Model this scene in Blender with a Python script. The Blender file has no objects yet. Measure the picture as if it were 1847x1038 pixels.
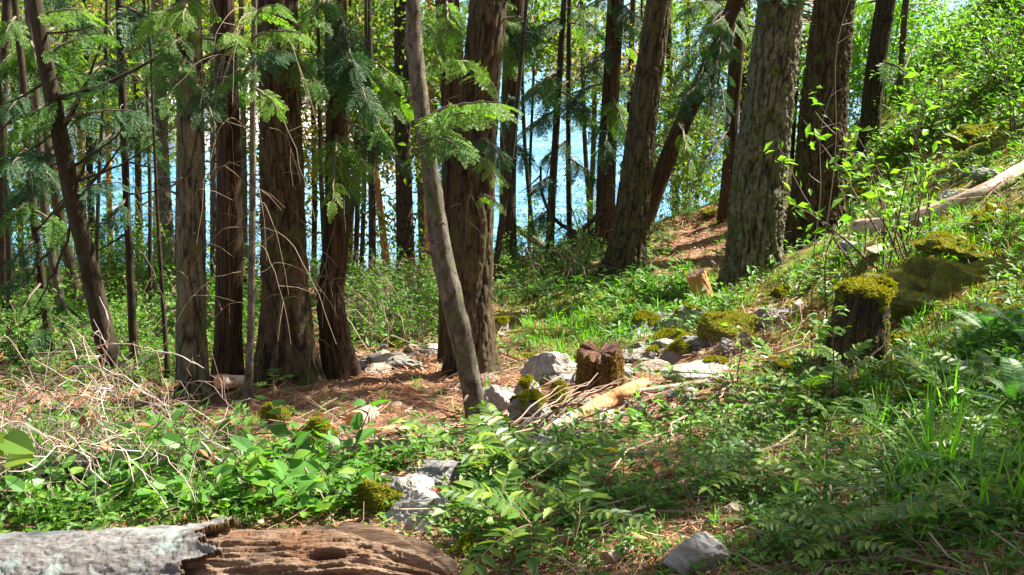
import bpy, math, random
import numpy as np
from math import radians as RAD, sin, cos, tan, pi
from mathutils import Vector, Matrix

# ------------------------------------------------------------------ camera, sky, sun, exposure
sc = bpy.context.scene
COL = sc.collection
PW, PH, HF, PITCH = 1847.0, 1038.0, RAD(50.0), RAD(15.0)
FPX = (PW/2)/tan(HF/2)
cam_d = bpy.data.cameras.new('camera'); cam = bpy.data.objects.new('camera', cam_d); COL.objects.link(cam)
cam_d.angle = HF; cam_d.clip_start = 0.05; cam_d.clip_end = 8000
cam.location = (0, 0, 0); cam.rotation_euler = (RAD(90)-PITCH, 0, 0)
sc.camera = cam
SUN_AZ, SUN_EL = RAD(62), RAD(47)           # azimuth measured from +Y (view) towards +X (right)
world = bpy.data.worlds.new('World'); sc.world = world; world.use_nodes = True
wn = world.node_tree; bgn = wn.nodes['Background']
sky = wn.nodes.new('ShaderNodeTexSky'); sky.sky_type = 'NISHITA'; sky.sun_disc = False
sky.sun_elevation = SUN_EL; sky.sun_rotation = SUN_AZ; sky.air_density = 1.0; sky.dust_density = 1.6; sky.ozone_density = 1.0
hs = wn.nodes.new('ShaderNodeHueSaturation'); hs.inputs['Saturation'].default_value = .5; wn.links.new(sky.outputs[0], hs.inputs['Color']); wn.links.new(hs.outputs[0], bgn.inputs[0]); bgn.inputs[1].default_value = 0.05
sun_d = bpy.data.lights.new('sun', 'SUN'); sun_d.energy = 5.0; sun_d.angle = RAD(0.53); sun_d.color = (1.0, 0.93, 0.82)
sun = bpy.data.objects.new('sun', sun_d); COL.objects.link(sun)
SD = np.array([sin(SUN_AZ)*cos(SUN_EL), cos(SUN_AZ)*cos(SUN_EL), sin(SUN_EL)])
sun.rotation_euler = Vector(SD).to_track_quat('Z', 'Y').to_euler(); sun.location = (10, 6, 14)
sc.view_settings.view_transform = 'Standard'; sc.view_settings.look = 'None'
sc.view_settings.exposure = 2.1; sc.view_settings.gamma = 1.0
sc.cycles.max_bounces = 7; sc.cycles.diffuse_bounces = 3; sc.cycles.transmission_bounces = 4
sc.cycles.transparent_max_bounces = 6

rng = np.random.default_rng(11)
random.seed(11)
U = lambda a, b, n=None: rng.uniform(a, b, n)

# ------------------------------------------------------------------ noise
_p = np.random.default_rng(5).permutation(256); _p = np.concatenate([_p, _p, _p])
_g = np.random.default_rng(6).normal(size=(256, 3)); _g /= np.linalg.norm(_g, axis=1)[:, None]
def noise(P):
    P = np.asarray(P, float); i = np.floor(P).astype(int); f = P-i; u = f*f*f*(f*(f*6-15)+10); i &= 255
    r = 0
    for dx in (0, 1):
        for dy in (0, 1):
            for dz in (0, 1):
                h = _p[_p[_p[i[..., 0]+dx]+i[..., 1]+dy]+i[..., 2]+dz]
                g = _g[h]; d = f-np.array([dx, dy, dz])
                w = (u[..., 0] if dx else 1-u[..., 0])*(u[..., 1] if dy else 1-u[..., 1])*(u[..., 2] if dz else 1-u[..., 2])
                r = r+w*(g*d).sum(-1)
    return r*1.5
def fbm(P, o=4, k=2.03, a=0.5):
    P = np.asarray(P, float); s = 0; w = 1
    for j in range(o):
        s = s+w*noise(P*k**j+17.3*j); w *= a
    return s
def P3(x, y, z=0.0):
    x, y = np.broadcast_arrays(np.asarray(x, float), np.asarray(y, float))
    return np.stack([x, y, np.zeros_like(x)+z], -1)

# ------------------------------------------------------------------ pixel <-> world
def ray(px, py):
    a = (np.asarray(px, float)-PW/2)/FPX; b = -(np.asarray(py, float)-PH/2)/FPX
    x = a; y = cos(PITCH)+b*sin(PITCH); z = -sin(PITCH)+b*cos(PITCH)
    return np.stack([x, y, z], -1)
def at(px, py, Y):                              # the point on this line of sight at depth Y
    d = ray(px, py); return d*(np.asarray(Y, float)/d[..., 1])[..., None]
def pix(P):
    P = np.asarray(P, float); x, y, z = P[..., 0], P[..., 1], P[..., 2]
    c = y*cos(PITCH)-z*sin(PITCH); c = np.where(c < .05, .05, c); v = y*sin(PITCH)+z*cos(PITCH)
    return PW/2+FPX*x/c, PH/2-FPX*v/c
def psize(w, P):                                # metres covered by w photo pixels at P
    return w*(P[1]*cos(PITCH)-P[2]*sin(PITCH))/FPX

# ------------------------------------------------------------------ terrain
G = [(0,1038,3.25),(450,1038,3.22),(850,1038,3.1),(1300,1038,2.85),(1847,1038,2.6),(0,900,3.85),(600,900,3.85),(1000,900,3.8),(1300,900,3.7),(1600,900,3.4),(1847,900,3.1),
 (300,800,5.2),(700,800,5.2),(1000,800,5.1),(1300,800,4.7),(1600,800,4.2),(1847,780,3.7),(0,760,5.6),(350,745,8.0),(520,705,8.4),(100,680,9.5),
 (620,712,8.2),(850,690,8.5),(1080,715,7.3),(1200,700,7.1),(1500,690,5.9),(1600,640,5.9),(1640,520,7.2),(1780,520,7.4),(1400,640,8.0),(1847,640,4.9),(1847,500,7.2),
 (1700,560,6.6),(1600,480,9.2),(1550,430,11.5),(1700,410,10.6),(1847,400,9.2),(1847,300,12),(1700,300,15),(1700,200,19),(1847,150,18),
 (1400,600,9.6),(1360,520,14.0),(1250,560,12),(1100,600,11),(1100,530,14.2),(1130,490,15.2),(1480,440,17),(1300,440,17.5),(550,600,12),(700,620,10.8),
 (400,560,17),(100,630,12.5),(-200,620,12),(100,530,20),(300,500,22),(550,520,17),(720,505,17.5),(950,478,17.5),(1060,470,17.5),(1150,440,19),(1250,385,21),
 (1430,300,24),(1540,240,24),(1620,170,25),(1700,60,27),(1847,-60,27),(0,500,24),(-300,520,20)]
GA = np.array(G, float); gp = at(GA[:, 0], GA[:, 1], GA[:, 2])
ANC = np.array([(0,0,-1.62),(-3,0,-1.9),(3,0,-1.1),(0,2.2,-1.80),(-2,2.4,-1.83),(8,0,.4),(-10,0,-2.8),(0,-8,-.6),(20,0,5),(-25,0,-7),(20,20,4.5),(16,26,3.5),(12,8,1.0),(8,4,-.2),(30,30,9),(-15,15,-5.6),(-14,24,-7.6),
  (-20,32,-12),(-8,31,-9.6),(0,29,-8.6),(5,31,-8.8),(9,36,-8),(-12,42,-15),(0,42,-15),(10,46,-14),(0,60,-21),(-25,55,-21),(20,60,-18),(40,60,6),(-50,30,-19),(-60,0,-20),(30,0,9),(0,-40,3),
  (45,0,13),(40,90,-22),(-40,90,-26),(0,90,-28)], float)
_c = np.concatenate([gp, ANC]); _e = 1.1
def _phi(a, b): return np.sqrt(((a[:, None, :2]-b[None, :, :2])**2).sum(-1)+_e)
_A = _phi(_c, _c); _A[np.diag_indices(len(_c))] -= 0.06
_w = np.linalg.solve(_A, _c[:, 2]+6.0)
BUMPS = [(*at(1715,560,6.4)[:2], .55, .10), (*at(540,700,8.3)[:2], .5, .07), (*at(1750,600,6.0)[:2], .5, .06), (*at(1520,750,5.2)[:2], .35, .12), (*at(1290,600,8.8)[:2], .5, .12)]
def H(x, y):
    x = np.asarray(x, float); y = np.asarray(y, float); sh = np.broadcast(x, y).shape
    q = np.stack([np.broadcast_to(x, sh).ravel(), np.broadcast_to(y, sh).ravel()], -1); out = np.empty(len(q))
    for k in range(0, len(q), 60000):
        out[k:k+60000] = np.sqrt(((q[k:k+60000, None, :]-_c[None, :, :2])**2).sum(-1)+_e)@_w-6.0
    for bx, by, r, h in BUMPS: out += h*np.exp(-((q[:, 0]-bx)**2+(q[:, 1]-by)**2)/(r*r))
    d = np.hypot(q[:, 0], q[:, 1]); am = np.clip(d/8, .25, 1.3)
    out += am*(.10*fbm(P3(q[:, 0]*.8, q[:, 1]*.8), 3)+.045*fbm(P3(q[:, 0]*4, q[:, 1]*4, 3), 3))
    return np.clip(out, -30, 14).reshape(sh)
def hit(px, py):                                # where a line of sight meets the ground
    px = np.atleast_1d(np.asarray(px, float)); py = np.atleast_1d(np.asarray(py, float)); d = ray(px, py); d = d/d[:, 1:2]
    Ys = np.concatenate([np.arange(1.4, 12, .06), np.arange(12, 40, .2)]); done = np.full(len(px), 40.0)
    f = np.zeros(len(px), bool); prev = 1.4
    for Yv in Ys:
        m = ~f
        if not m.any(): break
        p = d[m]*Yv; b = H(p[:, 0], p[:, 1]) > p[:, 2]; idx = np.where(m)[0][b]
        done[idx] = (Yv+prev)/2; f[idx] = True; prev = Yv
    P = d*done[:, None]; P[:, 2] = H(P[:, 0], P[:, 1]); return P
def gh(px, py): return hit([px], [py])[0]
def drop(P):
    P = np.array(P, float); P[..., 2] = H(P[..., 0], P[..., 1]); return P

# ------------------------------------------------------------------ mesh building
class MB:
    def __init__(s): s.v = []; s.q = []; s.t = []; s.n = 0; s.mq = []; s.mt = []; s.a = []
    def add(s, V, Q=None, T=None, m=0, a=None):
        V = np.asarray(V, float).reshape(-1, 3)
        if Q is not None and len(Q): Q = np.asarray(Q, int); s.q.append(Q+s.n); s.mq.append(np.full(len(Q), m))
        if T is not None and len(T): T = np.asarray(T, int); s.t.append(T+s.n); s.mt.append(np.full(len(T), m))
        s.v.append(V); s.a.append(np.zeros(len(V)) if a is None else np.broadcast_to(a, (len(V),))); s.n += len(V); return s
    def inst(s, proto, M, m=0, a=None):         # proto (V,Q,T); M (N,4,4)
        V, Q, T = proto
        if len(M) == 0: return s
        W = np.einsum('nij,vj->nvi', M[:, :3, :3], V)+M[:, None, :3, 3]; nv = len(V); off = (np.arange(len(M))*nv)[:, None, None]
        s.add(W.reshape(-1, 3), (Q[None]+off).reshape(-1, 4) if len(Q) else None, (T[None]+off).reshape(-1, 3) if len(T) else None, m, a)
        return s
    def data(s):
        V = np.concatenate(s.v); Q = np.concatenate(s.q) if s.q else np.zeros((0, 4), int); T = np.concatenate(s.t) if s.t else np.zeros((0, 3), int)
        return V, Q, T
    def mesh(s, name, mats, smooth=False):
        V, Q, T = s.data(); me = bpy.data.meshes.new(name); me.vertices.add(len(V)); me.vertices.foreach_set('co', V.astype(np.float32).ravel())
        nl = len(Q)*4+len(T)*3; me.loops.add(nl); me.loops.foreach_set('vertex_index', np.concatenate([Q.ravel(), T.ravel()]).astype(np.int32))
        npoly = len(Q)+len(T); me.polygons.add(npoly)
        me.polygons.foreach_set('loop_start', np.concatenate([np.arange(len(Q))*4, len(Q)*4+np.arange(len(T))*3]).astype(np.int32))
        mi = np.concatenate((s.mq if s.mq else [])+(s.mt if s.mt else [])) if npoly else np.zeros(0)
        for mm in (mats if isinstance(mats, (list, tuple)) else [mats]): me.materials.append(mm)
        me.polygons.foreach_set('material_index', mi.astype(np.int32))
        me.polygons.foreach_set('use_smooth', np.full(npoly, smooth))
        A = np.concatenate(s.a)
        if np.any(A):
            at_ = me.attributes.new('tone', 'FLOAT', 'POINT'); at_.data.foreach_set('value', A.astype(np.float32))
        me.update(calc_edges=True); return me
def link(name, me, parent=None, loc=None):
    o = bpy.data.objects.new(name, me); COL.objects.link(o)
    if parent is not None: o.parent = parent
    if loc is not None: o.location = loc
    return o
def tag(o, label, cat, group=None, kind=None):
    if label: o['label'] = label
    if cat: o['category'] = cat
    if group: o['group'] = group
    if kind: o['kind'] = kind
    return o
def empty(name, loc): return link(name, None, None, [float(c) for c in loc])
def put(name, mb, mats, parent=None, smooth=False, origin=(0, 0, 0)):   # parts: vertices in world space, origin of the parent taken off
    me = mb.mesh(name, mats, smooth); o = link(name, me, parent)
    og = np.array(origin, float)
    if parent is None: o.location = og
    if og.any(): me.transform(Matrix.Translation(Vector(-og)))
    return o
def rotm(X, Z):                                 # (N,3) x axis and rough up -> (N,3,3)
    X = X/np.linalg.norm(X, axis=1)[:, None]; Yv = np.cross(Z, X); n = np.linalg.norm(Yv, axis=1)[:, None]; Yv = Yv/np.where(n < 1e-6, 1, n); Zv = np.cross(X, Yv)
    return np.stack([X, Yv, Zv], -1)
def mat4(R, S, T):
    n = len(T); M = np.zeros((n, 4, 4)); S = np.asarray(S, float)
    if S.ndim == 0: S = np.full((n, 3), float(S))
    if S.ndim == 1: S = np.repeat(S[:, None], 3, 1)
    M[:, :3, :3] = R*S[:, None, :]; M[:, :3, 3] = T; M[:, 3, 3] = 1; return M
def path(pts, n):                               # smooth resample (Catmull-Rom) of rows of any width
    P = np.asarray(pts, float); k = len(P)
    if k == 2: t = np.linspace(0, 1, n)[:, None]; return P[0]*(1-t)+P[1]*t
    Q = np.vstack([2*P[0]-P[1], P, 2*P[-1]-P[-2]]); t = np.linspace(0, k-1-1e-9, n); i = t.astype(int); f = (t-i)[:, None]
    a, b, c, d = Q[i], Q[i+1], Q[i+2], Q[i+3]
    return .5*((2*b)+(-a+c)*f+(2*a-5*b+4*c-d)*f*f+(-a+3*b-3*c+d)*f**3)
def tube(pts, rad, sides=6, cap=True, off=None, ref=(0.3, 1, 0.2)):
    P = np.asarray(pts, float); n = len(P); rad = np.broadcast_to(rad, (n,)); D = np.gradient(P, axis=0); D /= np.linalg.norm(D, axis=1)[:, None]+1e-9
    A = np.zeros_like(P); a = np.cross(D[0], np.array(ref)); a = a/(np.linalg.norm(a)+1e-9)
    for i in range(n):
        a = a-D[i]*(a@D[i]); a = a/(np.linalg.norm(a)+1e-9); A[i] = a
    B = np.cross(D, A); th = np.arange(sides)*2*pi/sides
    R = rad[:, None] if off is None else rad[:, None]*off
    ring = A[:, None, :]*np.cos(th)[None, :, None]+B[:, None, :]*np.sin(th)[None, :, None]
    V = (P[:, None, :]+ring*R[..., None]).reshape(-1, 3)
    i = np.arange(n-1)[:, None]*sides; j = np.arange(sides)[None]; k = (j+1) % sides
    Q = np.stack([i+j, i+k, i+sides+k, i+sides+j], -1).reshape(-1, 4)
    T = np.zeros((0, 3), int)
    if cap:
        V = np.vstack([V, P[0], P[-1]]); c0, c1 = n*sides, n*sides+1; j = np.arange(sides); k = (j+1) % sides
        T = np.vstack([np.stack([k, j, np.full(sides, c0)], -1), np.stack([(n-1)*sides+j, (n-1)*sides+k, np.full(sides, c1)], -1)])
    return V, Q, T

# ------------------------------------------------------------------ materials
def mat(name):
    m = bpy.data.materials.new(name); m.use_nodes = True; nt = m.node_tree; b = nt.nodes['Principled BSDF']; return m, nt, b
def N(nt, t, **k):
    n = nt.nodes.new(t)
    for a, v in k.items():
        if a in n.inputs.keys() if isinstance(a, str) else False: n.inputs[a].default_value = v
        else: setattr(n, a, v)
    return n
def ramp(nt, fac, stops, interp='LINEAR'):
    r = nt.nodes.new('ShaderNodeValToRGB'); r.color_ramp.interpolation = interp; e = r.color_ramp.elements
    while len(e) < len(stops): e.new(.5)
    for i, (p, c) in enumerate(stops): e[i].position = p; e[i].color = (*c, 1)
    nt.links.new(fac, r.inputs[0]); return r.outputs[0]
def ntex(nt, scale, detail=5, rough=.6, vec=None, dist=0.0, typ='ShaderNodeTexNoise'):
    n = nt.nodes.new(typ); n.inputs['Scale'].default_value = scale
    if typ == 'ShaderNodeTexNoise':
        n.inputs['Detail'].default_value = detail; n.inputs['Roughness'].default_value = rough; n.inputs['Distortion'].default_value = dist
    if vec is not None: nt.links.new(vec, n.inputs['Vector'])
    return n
def mapping(nt, scale, src='Object'):
    tc = nt.nodes.new('ShaderNodeTexCoord'); mp = nt.nodes.new('ShaderNodeMapping'); mp.inputs['Scale'].default_value = scale
    nt.links.new(tc.outputs[src], mp.inputs[0]); return mp.outputs[0]
def mixc(nt, f, a, b, bt='MIX'):
    m = nt.nodes.new('ShaderNodeMix'); m.data_type = 'RGBA'; m.blend_type = bt
    for s, v in ((m.inputs[0], f), (m.inputs[6], a), (m.inputs[7], b)):
        if isinstance(v, (int, float)): s.default_value = v
        elif isinstance(v, tuple): s.default_value = (*v, 1)
        else: nt.links.new(v, s)
    return m.outputs[2]
def bump(nt, b, h, strength=.6, dist=.01):
    n = nt.nodes.new('ShaderNodeBump'); n.inputs['Strength'].default_value = strength; n.inputs['Distance'].default_value = dist
    nt.links.new(h, n.inputs['Height']); nt.links.new(n.outputs[0], b.inputs['Normal'])
def attr(nt, nm='tone'):
    a = nt.nodes.new('ShaderNodeAttribute'); a.attribute_name = nm; return a.outputs['Fac']
def leafmat(name, cols, rough=.45, trans=.4, tcol=None, spec=.5):
    rough = max(rough, .42); spec = min(spec, .3)
    m, nt, b = mat(name); g = nt.nodes.new('ShaderNodeNewGeometry'); n = len(cols)
    c = ramp(nt, g.outputs['Random Per Island'], [(i/(n-1), cols[i]) for i in range(n)])
    nt.links.new(c, b.inputs['Base Color']); b.inputs['Roughness'].default_value = rough; b.inputs['Specular IOR Level'].default_value = spec
    tr = nt.nodes.new('ShaderNodeBsdfTranslucent'); mx = nt.nodes.new('ShaderNodeMixShader'); mx.inputs[0].default_value = trans
    tc = tcol or (1.5, 1.9, .5); t = mixc(nt, 1.0, c, tuple(tc), 'MULTIPLY')
    nt.links.new(t, tr.inputs[0]); nt.links.new(b.outputs[0], mx.inputs[1]); nt.links.new(tr.outputs[0], mx.inputs[2])
    nt.links.new(mx.outputs[0], nt.nodes['Material Output'].inputs[0]); return m
def stonemat(name, c1, c2, c3, sc_=6, lich=None):
    m, nt, b = mat(name); v = mapping(nt, (1, 1, 1)); n1 = ntex(nt, sc_, 8, .65, v, .6); c = ramp(nt, n1.outputs[0], [(.3, c1), (.5, c2), (.68, c3)])
    if lich:
        n2 = ntex(nt, sc_*1.7, 6, .6, v); f = ramp(nt, n2.outputs[0], [(.55, (0, 0, 0)), (.63, (1, 1, 1))]); c = mixc(nt, f, c, lich)
    n6 = ntex(nt, sc_*.6, 7, .7, v, 1.2); c = mixc(nt, ramp(nt, n6.outputs[0], [(.46, (0, 0, 0)), (.62, (.75, .75, .75))]), c, (.17, .125, .08))
    nt.links.new(c, b.inputs['Base Color']); b.inputs['Roughness'].default_value = .85
    n3 = ntex(nt, sc_*5, 10, .7, v, .3); bump(nt, b, n3.outputs[0], .9, .012); return m
def barkmat(name, plate, plate2, furrow, moss=None, mossamt=.55, sx=(9, 9, 1.6), rough=.9, bd=.012):
    m, nt, b = mat(name); v = mapping(nt, sx); v2 = mapping(nt, (1, 1, 1)); n1 = ntex(nt, 3.0, 8, .65, v, .8); n2 = ntex(nt, 4.5, 6, .6, v2)
    c = mixc(nt, ramp(nt, n1.outputs[0], [(.38, (0, 0, 0)), (.62, (1, 1, 1))]), plate, plate2)
    c = mixc(nt, ramp(nt, n1.outputs[0], [(.30, (1, 1, 1)), (.42, (0, 0, 0))]), c, furrow)
    c = mixc(nt, attr(nt), c, furrow)
    if moss: c = mixc(nt, ramp(nt, n2.outputs[0], [(mossamt, (0, 0, 0)), (mossamt+.12, (1, 1, 1))]), c, moss)
    nt.links.new(c, b.inputs['Base Color']); b.inputs['Roughness'].default_value = rough; b.inputs['Specular IOR Level'].default_value = .2
    n3 = ntex(nt, 9.0, 10, .75, v, .4); bump(nt, b, n3.outputs[0], 1.0, bd); return m
M = {}
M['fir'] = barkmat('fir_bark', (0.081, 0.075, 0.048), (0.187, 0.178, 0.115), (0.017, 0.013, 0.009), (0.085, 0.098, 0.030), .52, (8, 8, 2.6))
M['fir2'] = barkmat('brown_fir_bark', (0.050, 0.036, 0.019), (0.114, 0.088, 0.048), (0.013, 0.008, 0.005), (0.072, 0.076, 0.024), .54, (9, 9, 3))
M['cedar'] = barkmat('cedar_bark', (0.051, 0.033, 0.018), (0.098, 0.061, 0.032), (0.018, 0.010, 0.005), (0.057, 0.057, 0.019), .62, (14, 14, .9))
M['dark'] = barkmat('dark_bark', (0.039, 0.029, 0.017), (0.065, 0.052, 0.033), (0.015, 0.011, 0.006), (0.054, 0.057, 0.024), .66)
M['alder'] = barkmat('alder_bark', (0.085, 0.070, 0.049), (0.212, 0.187, 0.145), (0.030, 0.023, 0.017), (0.102, 0.111, 0.043), .52, (9, 9, 5), bd=.02)
M['madrona'] = barkmat('madrona_bark', (.52, .22, .10), (.60, .36, .20), (.30, .10, .05), None, .6, (5, 5, 1.5), .6, .003)
M['twig'] = barkmat('twig_bark', (.10, .07, .05), (.20, .16, .12), (.05, .035, .03), None, .6, (20, 20, 20), bd=.002)
def colmat(name, cols, rough=.8, spec=.3):
    m, nt, b = mat(name); g = nt.nodes.new('ShaderNodeNewGeometry'); n = len(cols)
    nt.links.new(ramp(nt, g.outputs['Random Per Island'], [(i/(n-1), cols[i]) for i in range(n)]), b.inputs['Base Color'])
    b.inputs['Roughness'].default_value = rough; b.inputs['Specular IOR Level'].default_value = spec; return m
M['deadtwig'] = colmat('pale_dead_twig', [(.24, .15, .10), (.50, .39, .33), (.34, .22, .16), (.66, .58, .53)])
M['arc'] = colmat('bare_twig', [(.14, .10, .06), (.26, .20, .13), (.20, .14, .09)])
M['browntwig'] = colmat('brown_twig', [(.12, .07, .045), (.24, .15, .10), (.34, .25, .18), (.16, .10, .07)])
M['litter'] = colmat('litter', [(.14, .05, .025), (.30, .125, .06), (.42, .23, .13), (.20, .08, .04), (.52, .38, .26), (.26, .15, .10)])
M['stem'] = colmat('stem', [(.12, .10, .04), (.22, .14, .06), (.16, .16, .05)])
M['redstem'] = colmat('dark_red_stem', [(.07, .04, .03), (.14, .08, .06)])
M['spray'] = leafmat('cedar_spray', [(0.038, 0.106, 0.016), (0.068, 0.15, 0.023), (0.099, 0.199, 0.029), (0.053, 0.124, 0.026)], .6, .42, (1.6, 2.0, .6), .3)
M['spray3'] = leafmat('dark_cedar_spray', [(0.022, 0.063, 0.022), (0.034, 0.086, 0.029), (0.05, 0.115, 0.04)], .6, .3, (1.5, 1.9, .8), .3)
M['spray2'] = leafmat('bright_cedar_spray', [(0.097, 0.193, 0.019), (0.144, 0.253, 0.028), (0.109, 0.204, 0.028)], .5, .5, (1.6, 1.9, .6))
M['far_leaf'] = leafmat('background_leaf', [(.05, .13, .018), (.09, .17, .028), (.17, .19, .04), (.06, .14, .03)], .5, .55, (1.6, 1.7, .45))
M['far_yellow'] = leafmat('yellow_leaf', [(.30, .25, .10), (.42, .26, .09), (.16, .22, .05), (.40, .38, .22)], .5, .55, (1.3, 1.2, .5))
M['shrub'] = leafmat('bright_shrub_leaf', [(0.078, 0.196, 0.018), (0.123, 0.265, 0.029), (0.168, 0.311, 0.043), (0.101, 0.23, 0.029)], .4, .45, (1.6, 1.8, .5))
M['salal'] = leafmat('salal_leaf', [(0.056, 0.161, 0.022), (0.09, 0.23, 0.036), (0.157, 0.288, 0.029), (0.067, 0.184, 0.036), (0.112, 0.254, 0.043)], .36, .42, (1.6, 1.8, .4), .5)
M['grape'] = leafmat('oregon_grape_leaf', [(0.038, 0.099, 0.02), (0.068, 0.15, 0.023), (0.105, 0.187, 0.026), (0.212, 0.298, 0.029)], .42, .3, (1.5, 1.8, .6), .4)
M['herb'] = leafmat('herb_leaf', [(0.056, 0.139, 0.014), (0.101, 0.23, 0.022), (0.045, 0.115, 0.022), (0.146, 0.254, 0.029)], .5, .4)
M['fern'] = leafmat('fern_leaf', [(0.056, 0.161, 0.032), (0.078, 0.207, 0.043), (0.045, 0.127, 0.036)], .5, .35)
M['grass'] = leafmat('grass_blade', [(0.101, 0.254, 0.018), (0.157, 0.346, 0.029), (0.078, 0.196, 0.022)], .5, .42)
M['drygrass'] = leafmat('dry_grass_blade', [(.30, .24, .12), (.20, .19, .07), (.12, .18, .05)], .7, .3, (1, 1, .7))
M['mossb'] = leafmat('moss_strand', [(.16, .18, .015), (.30, .30, .025), (.10, .14, .015), (.40, .36, .04)], .8, .35, (1.3, 1.2, .3), .1)
M['deadleaf'] = leafmat('dead_leaf', [(.35, .14, .05), (.45, .25, .12), (.28, .12, .06), (.50, .36, .25)], .7, .3, (1.3, 1, .6))
M['redleaf'] = leafmat('red_leaf', [(.45, .03, .05), (.38, .02, .04)], .5, .2, (1.3, .8, .8))
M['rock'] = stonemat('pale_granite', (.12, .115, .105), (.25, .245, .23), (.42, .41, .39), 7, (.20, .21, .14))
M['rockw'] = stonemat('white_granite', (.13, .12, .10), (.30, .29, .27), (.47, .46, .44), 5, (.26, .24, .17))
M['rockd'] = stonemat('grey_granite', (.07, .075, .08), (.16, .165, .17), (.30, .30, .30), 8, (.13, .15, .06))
M['rockt'] = stonemat('tan_rock', (.20, .15, .11), (.34, .27, .21), (.48, .42, .35), 8)
m, nt, b = mat('moss'); v = mapping(nt, (1, 1, 1)); n1 = ntex(nt, 14, 6, .7, v)
nt.links.new(ramp(nt, n1.outputs[0], [(.3, (.07, .08, .015)), (.5, (.15, .15, .025)), (.7, (.25, .23, .04))]), b.inputs['Base Color']); b.inputs['Roughness'].default_value = .95
bump(nt, b, ntex(nt, 90, 4, .8, v).outputs[0], 1, .02); M['moss'] = m
m, nt, b = mat('cut_wood'); v = mapping(nt, (1, 1, 1)); n1 = ntex(nt, 25, 5, .7, v, 1)
nt.links.new(ramp(nt, n1.outputs[0], [(.3, (.30, .13, .05)), (.55, (.50, .24, .09)), (.75, (.60, .36, .16))]), b.inputs['Base Color']); b.inputs['Roughness'].default_value = .85
bump(nt, b, ntex(nt, 70, 4, .8, v).outputs[0], .8, .01); M['cut'] = m
m, nt, b = mat('forest_floor'); v = mapping(nt, (1, 1, 1)); n1 = ntex(nt, 7, 9, .7, v, .5); n2 = ntex(nt, 45, 6, .8, v)
c = ramp(nt, n1.outputs[0], [(.25, (.055, .03, .02)), (.42, (.14, .068, .038)), (.55, (.24, .125, .07)), (.72, (.34, .22, .14))])
c = mixc(nt, ramp(nt, n2.outputs[0], [(.4, (0, 0, 0)), (.7, (.7, .7, .7))]), c, (.36, .22, .14))
n3 = ntex(nt, 5, 6, .7, v); mm = ramp(nt, n3.outputs[0], [(.35, (.09, .10, .02)), (.6, (.19, .19, .03))])
am = nt.nodes.new('ShaderNodeMath'); am.operation = 'MULTIPLY_ADD'; nt.links.new(n1.outputs[0], am.inputs[0]); am.inputs[1].default_value = .9; nt.links.new(attr(nt), am.inputs[2])
f = ramp(nt, am.outputs[0], [(.82, (0, 0, 0)), (1.0, (1, 1, 1))]); c = mixc(nt, f, c, mm)
nt.links.new(c, b.inputs['Base Color']); b.inputs['Roughness'].default_value = .95; b.inputs['Specular IOR Level'].default_value = .1
bump(nt, b, n2.outputs[0], 1, .03); M['ground'] = m
m, nt, b = mat('lake_water'); v = mapping(nt, (1, 1, 1)); n1 = ntex(nt, .45, 6, .65, v); n2 = ntex(nt, 1, 7, .7, mapping(nt, (.05, .35, 1)), .5)
nt.links.new(ramp(nt, n2.outputs[0], [(.36, (.04, .20, .38)), (.52, (.09, .29, .48)), (.68, (.22, .42, .56))]), b.inputs['Base Color']); b.inputs['Roughness'].default_value = .12; b.inputs['IOR'].default_value = 1.33
bump(nt, b, n1.outputs[0], 1, 1.2); M['water'] = m

# ------------------------------------------------------------------ wanted sun and shade pattern that steers the added canopy clumps (photo pixels)
LIT = [(1300,930,60,25,.7),(1560,800,50,30,.8),(1700,960,60,30,.6),(1150,800,60,20,.8),(1450,790,60,25,.7),(1800,720,50,30,.7),(1000,960,60,25,.5),(1620,630,70,30,.8),(1247,995,70,40,1.),(1650,545,210,60,1.),(1640,700,60,30,.7),(1430,900,50,25,.6),(1600,960,60,30,.55),(1330,780,70,30,.7),(1780,620,60,40,.6),(1380,840,60,25,.7),(1500,950,70,25,.6),(1050,860,60,25,.6),(1720,800,70,50,.6),(900,880,50,30,.5),(180,770,330,140,.95),(560,860,190,90,.95),(350,970,560,60,.92),(760,890,130,60,.85),(830,655,230,40,.85),(1130,730,230,55,.9),(1220,575,130,40,1.),(1130,600,160,50,.7),
 (1000,655,120,30,.8),(1340,640,130,90,.75),(1480,400,120,80,.7),(1650,430,260,70,.85),(1700,200,260,220,.85),(1420,610,110,50,.8),(1600,600,200,110,.45),(200,560,260,110,.9),
 (620,600,110,60,.5),(1250,420,150,70,.7),(1720,500,200,40,.7),(1420,700,60,40,.7),(690,640,90,30,.9)]
DARKR = [(430,760,190,90,.03),(430,650,260,120,.12),(1000,890,230,90,.30),(1560,870,420,170,.40),(1750,680,150,100,.42),(950,540,190,70,.25),(710,560,90,60,.35),(650,750,120,50,.35),(300,300,330,330,.25),
 (850,350,120,250,.25),(1370,350,110,180,.3),(1150,380,80,130,.3),(1000,790,180,50,.45),(1090,690,40,60,.5)]
def sunmap(px, py):
    w = np.full(np.shape(px), .35); s = .42*w
    for L_, wt in ((LIT, 2.2), (DARKR, 1.0)):
        for cx, cy, rx, ry, t in L_:
            g = np.exp(-(((px-cx)/rx)**2+((py-cy)/ry)**2)*1.3)*3*wt; s = s+g*t; w = w+g
    return s/w
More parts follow.
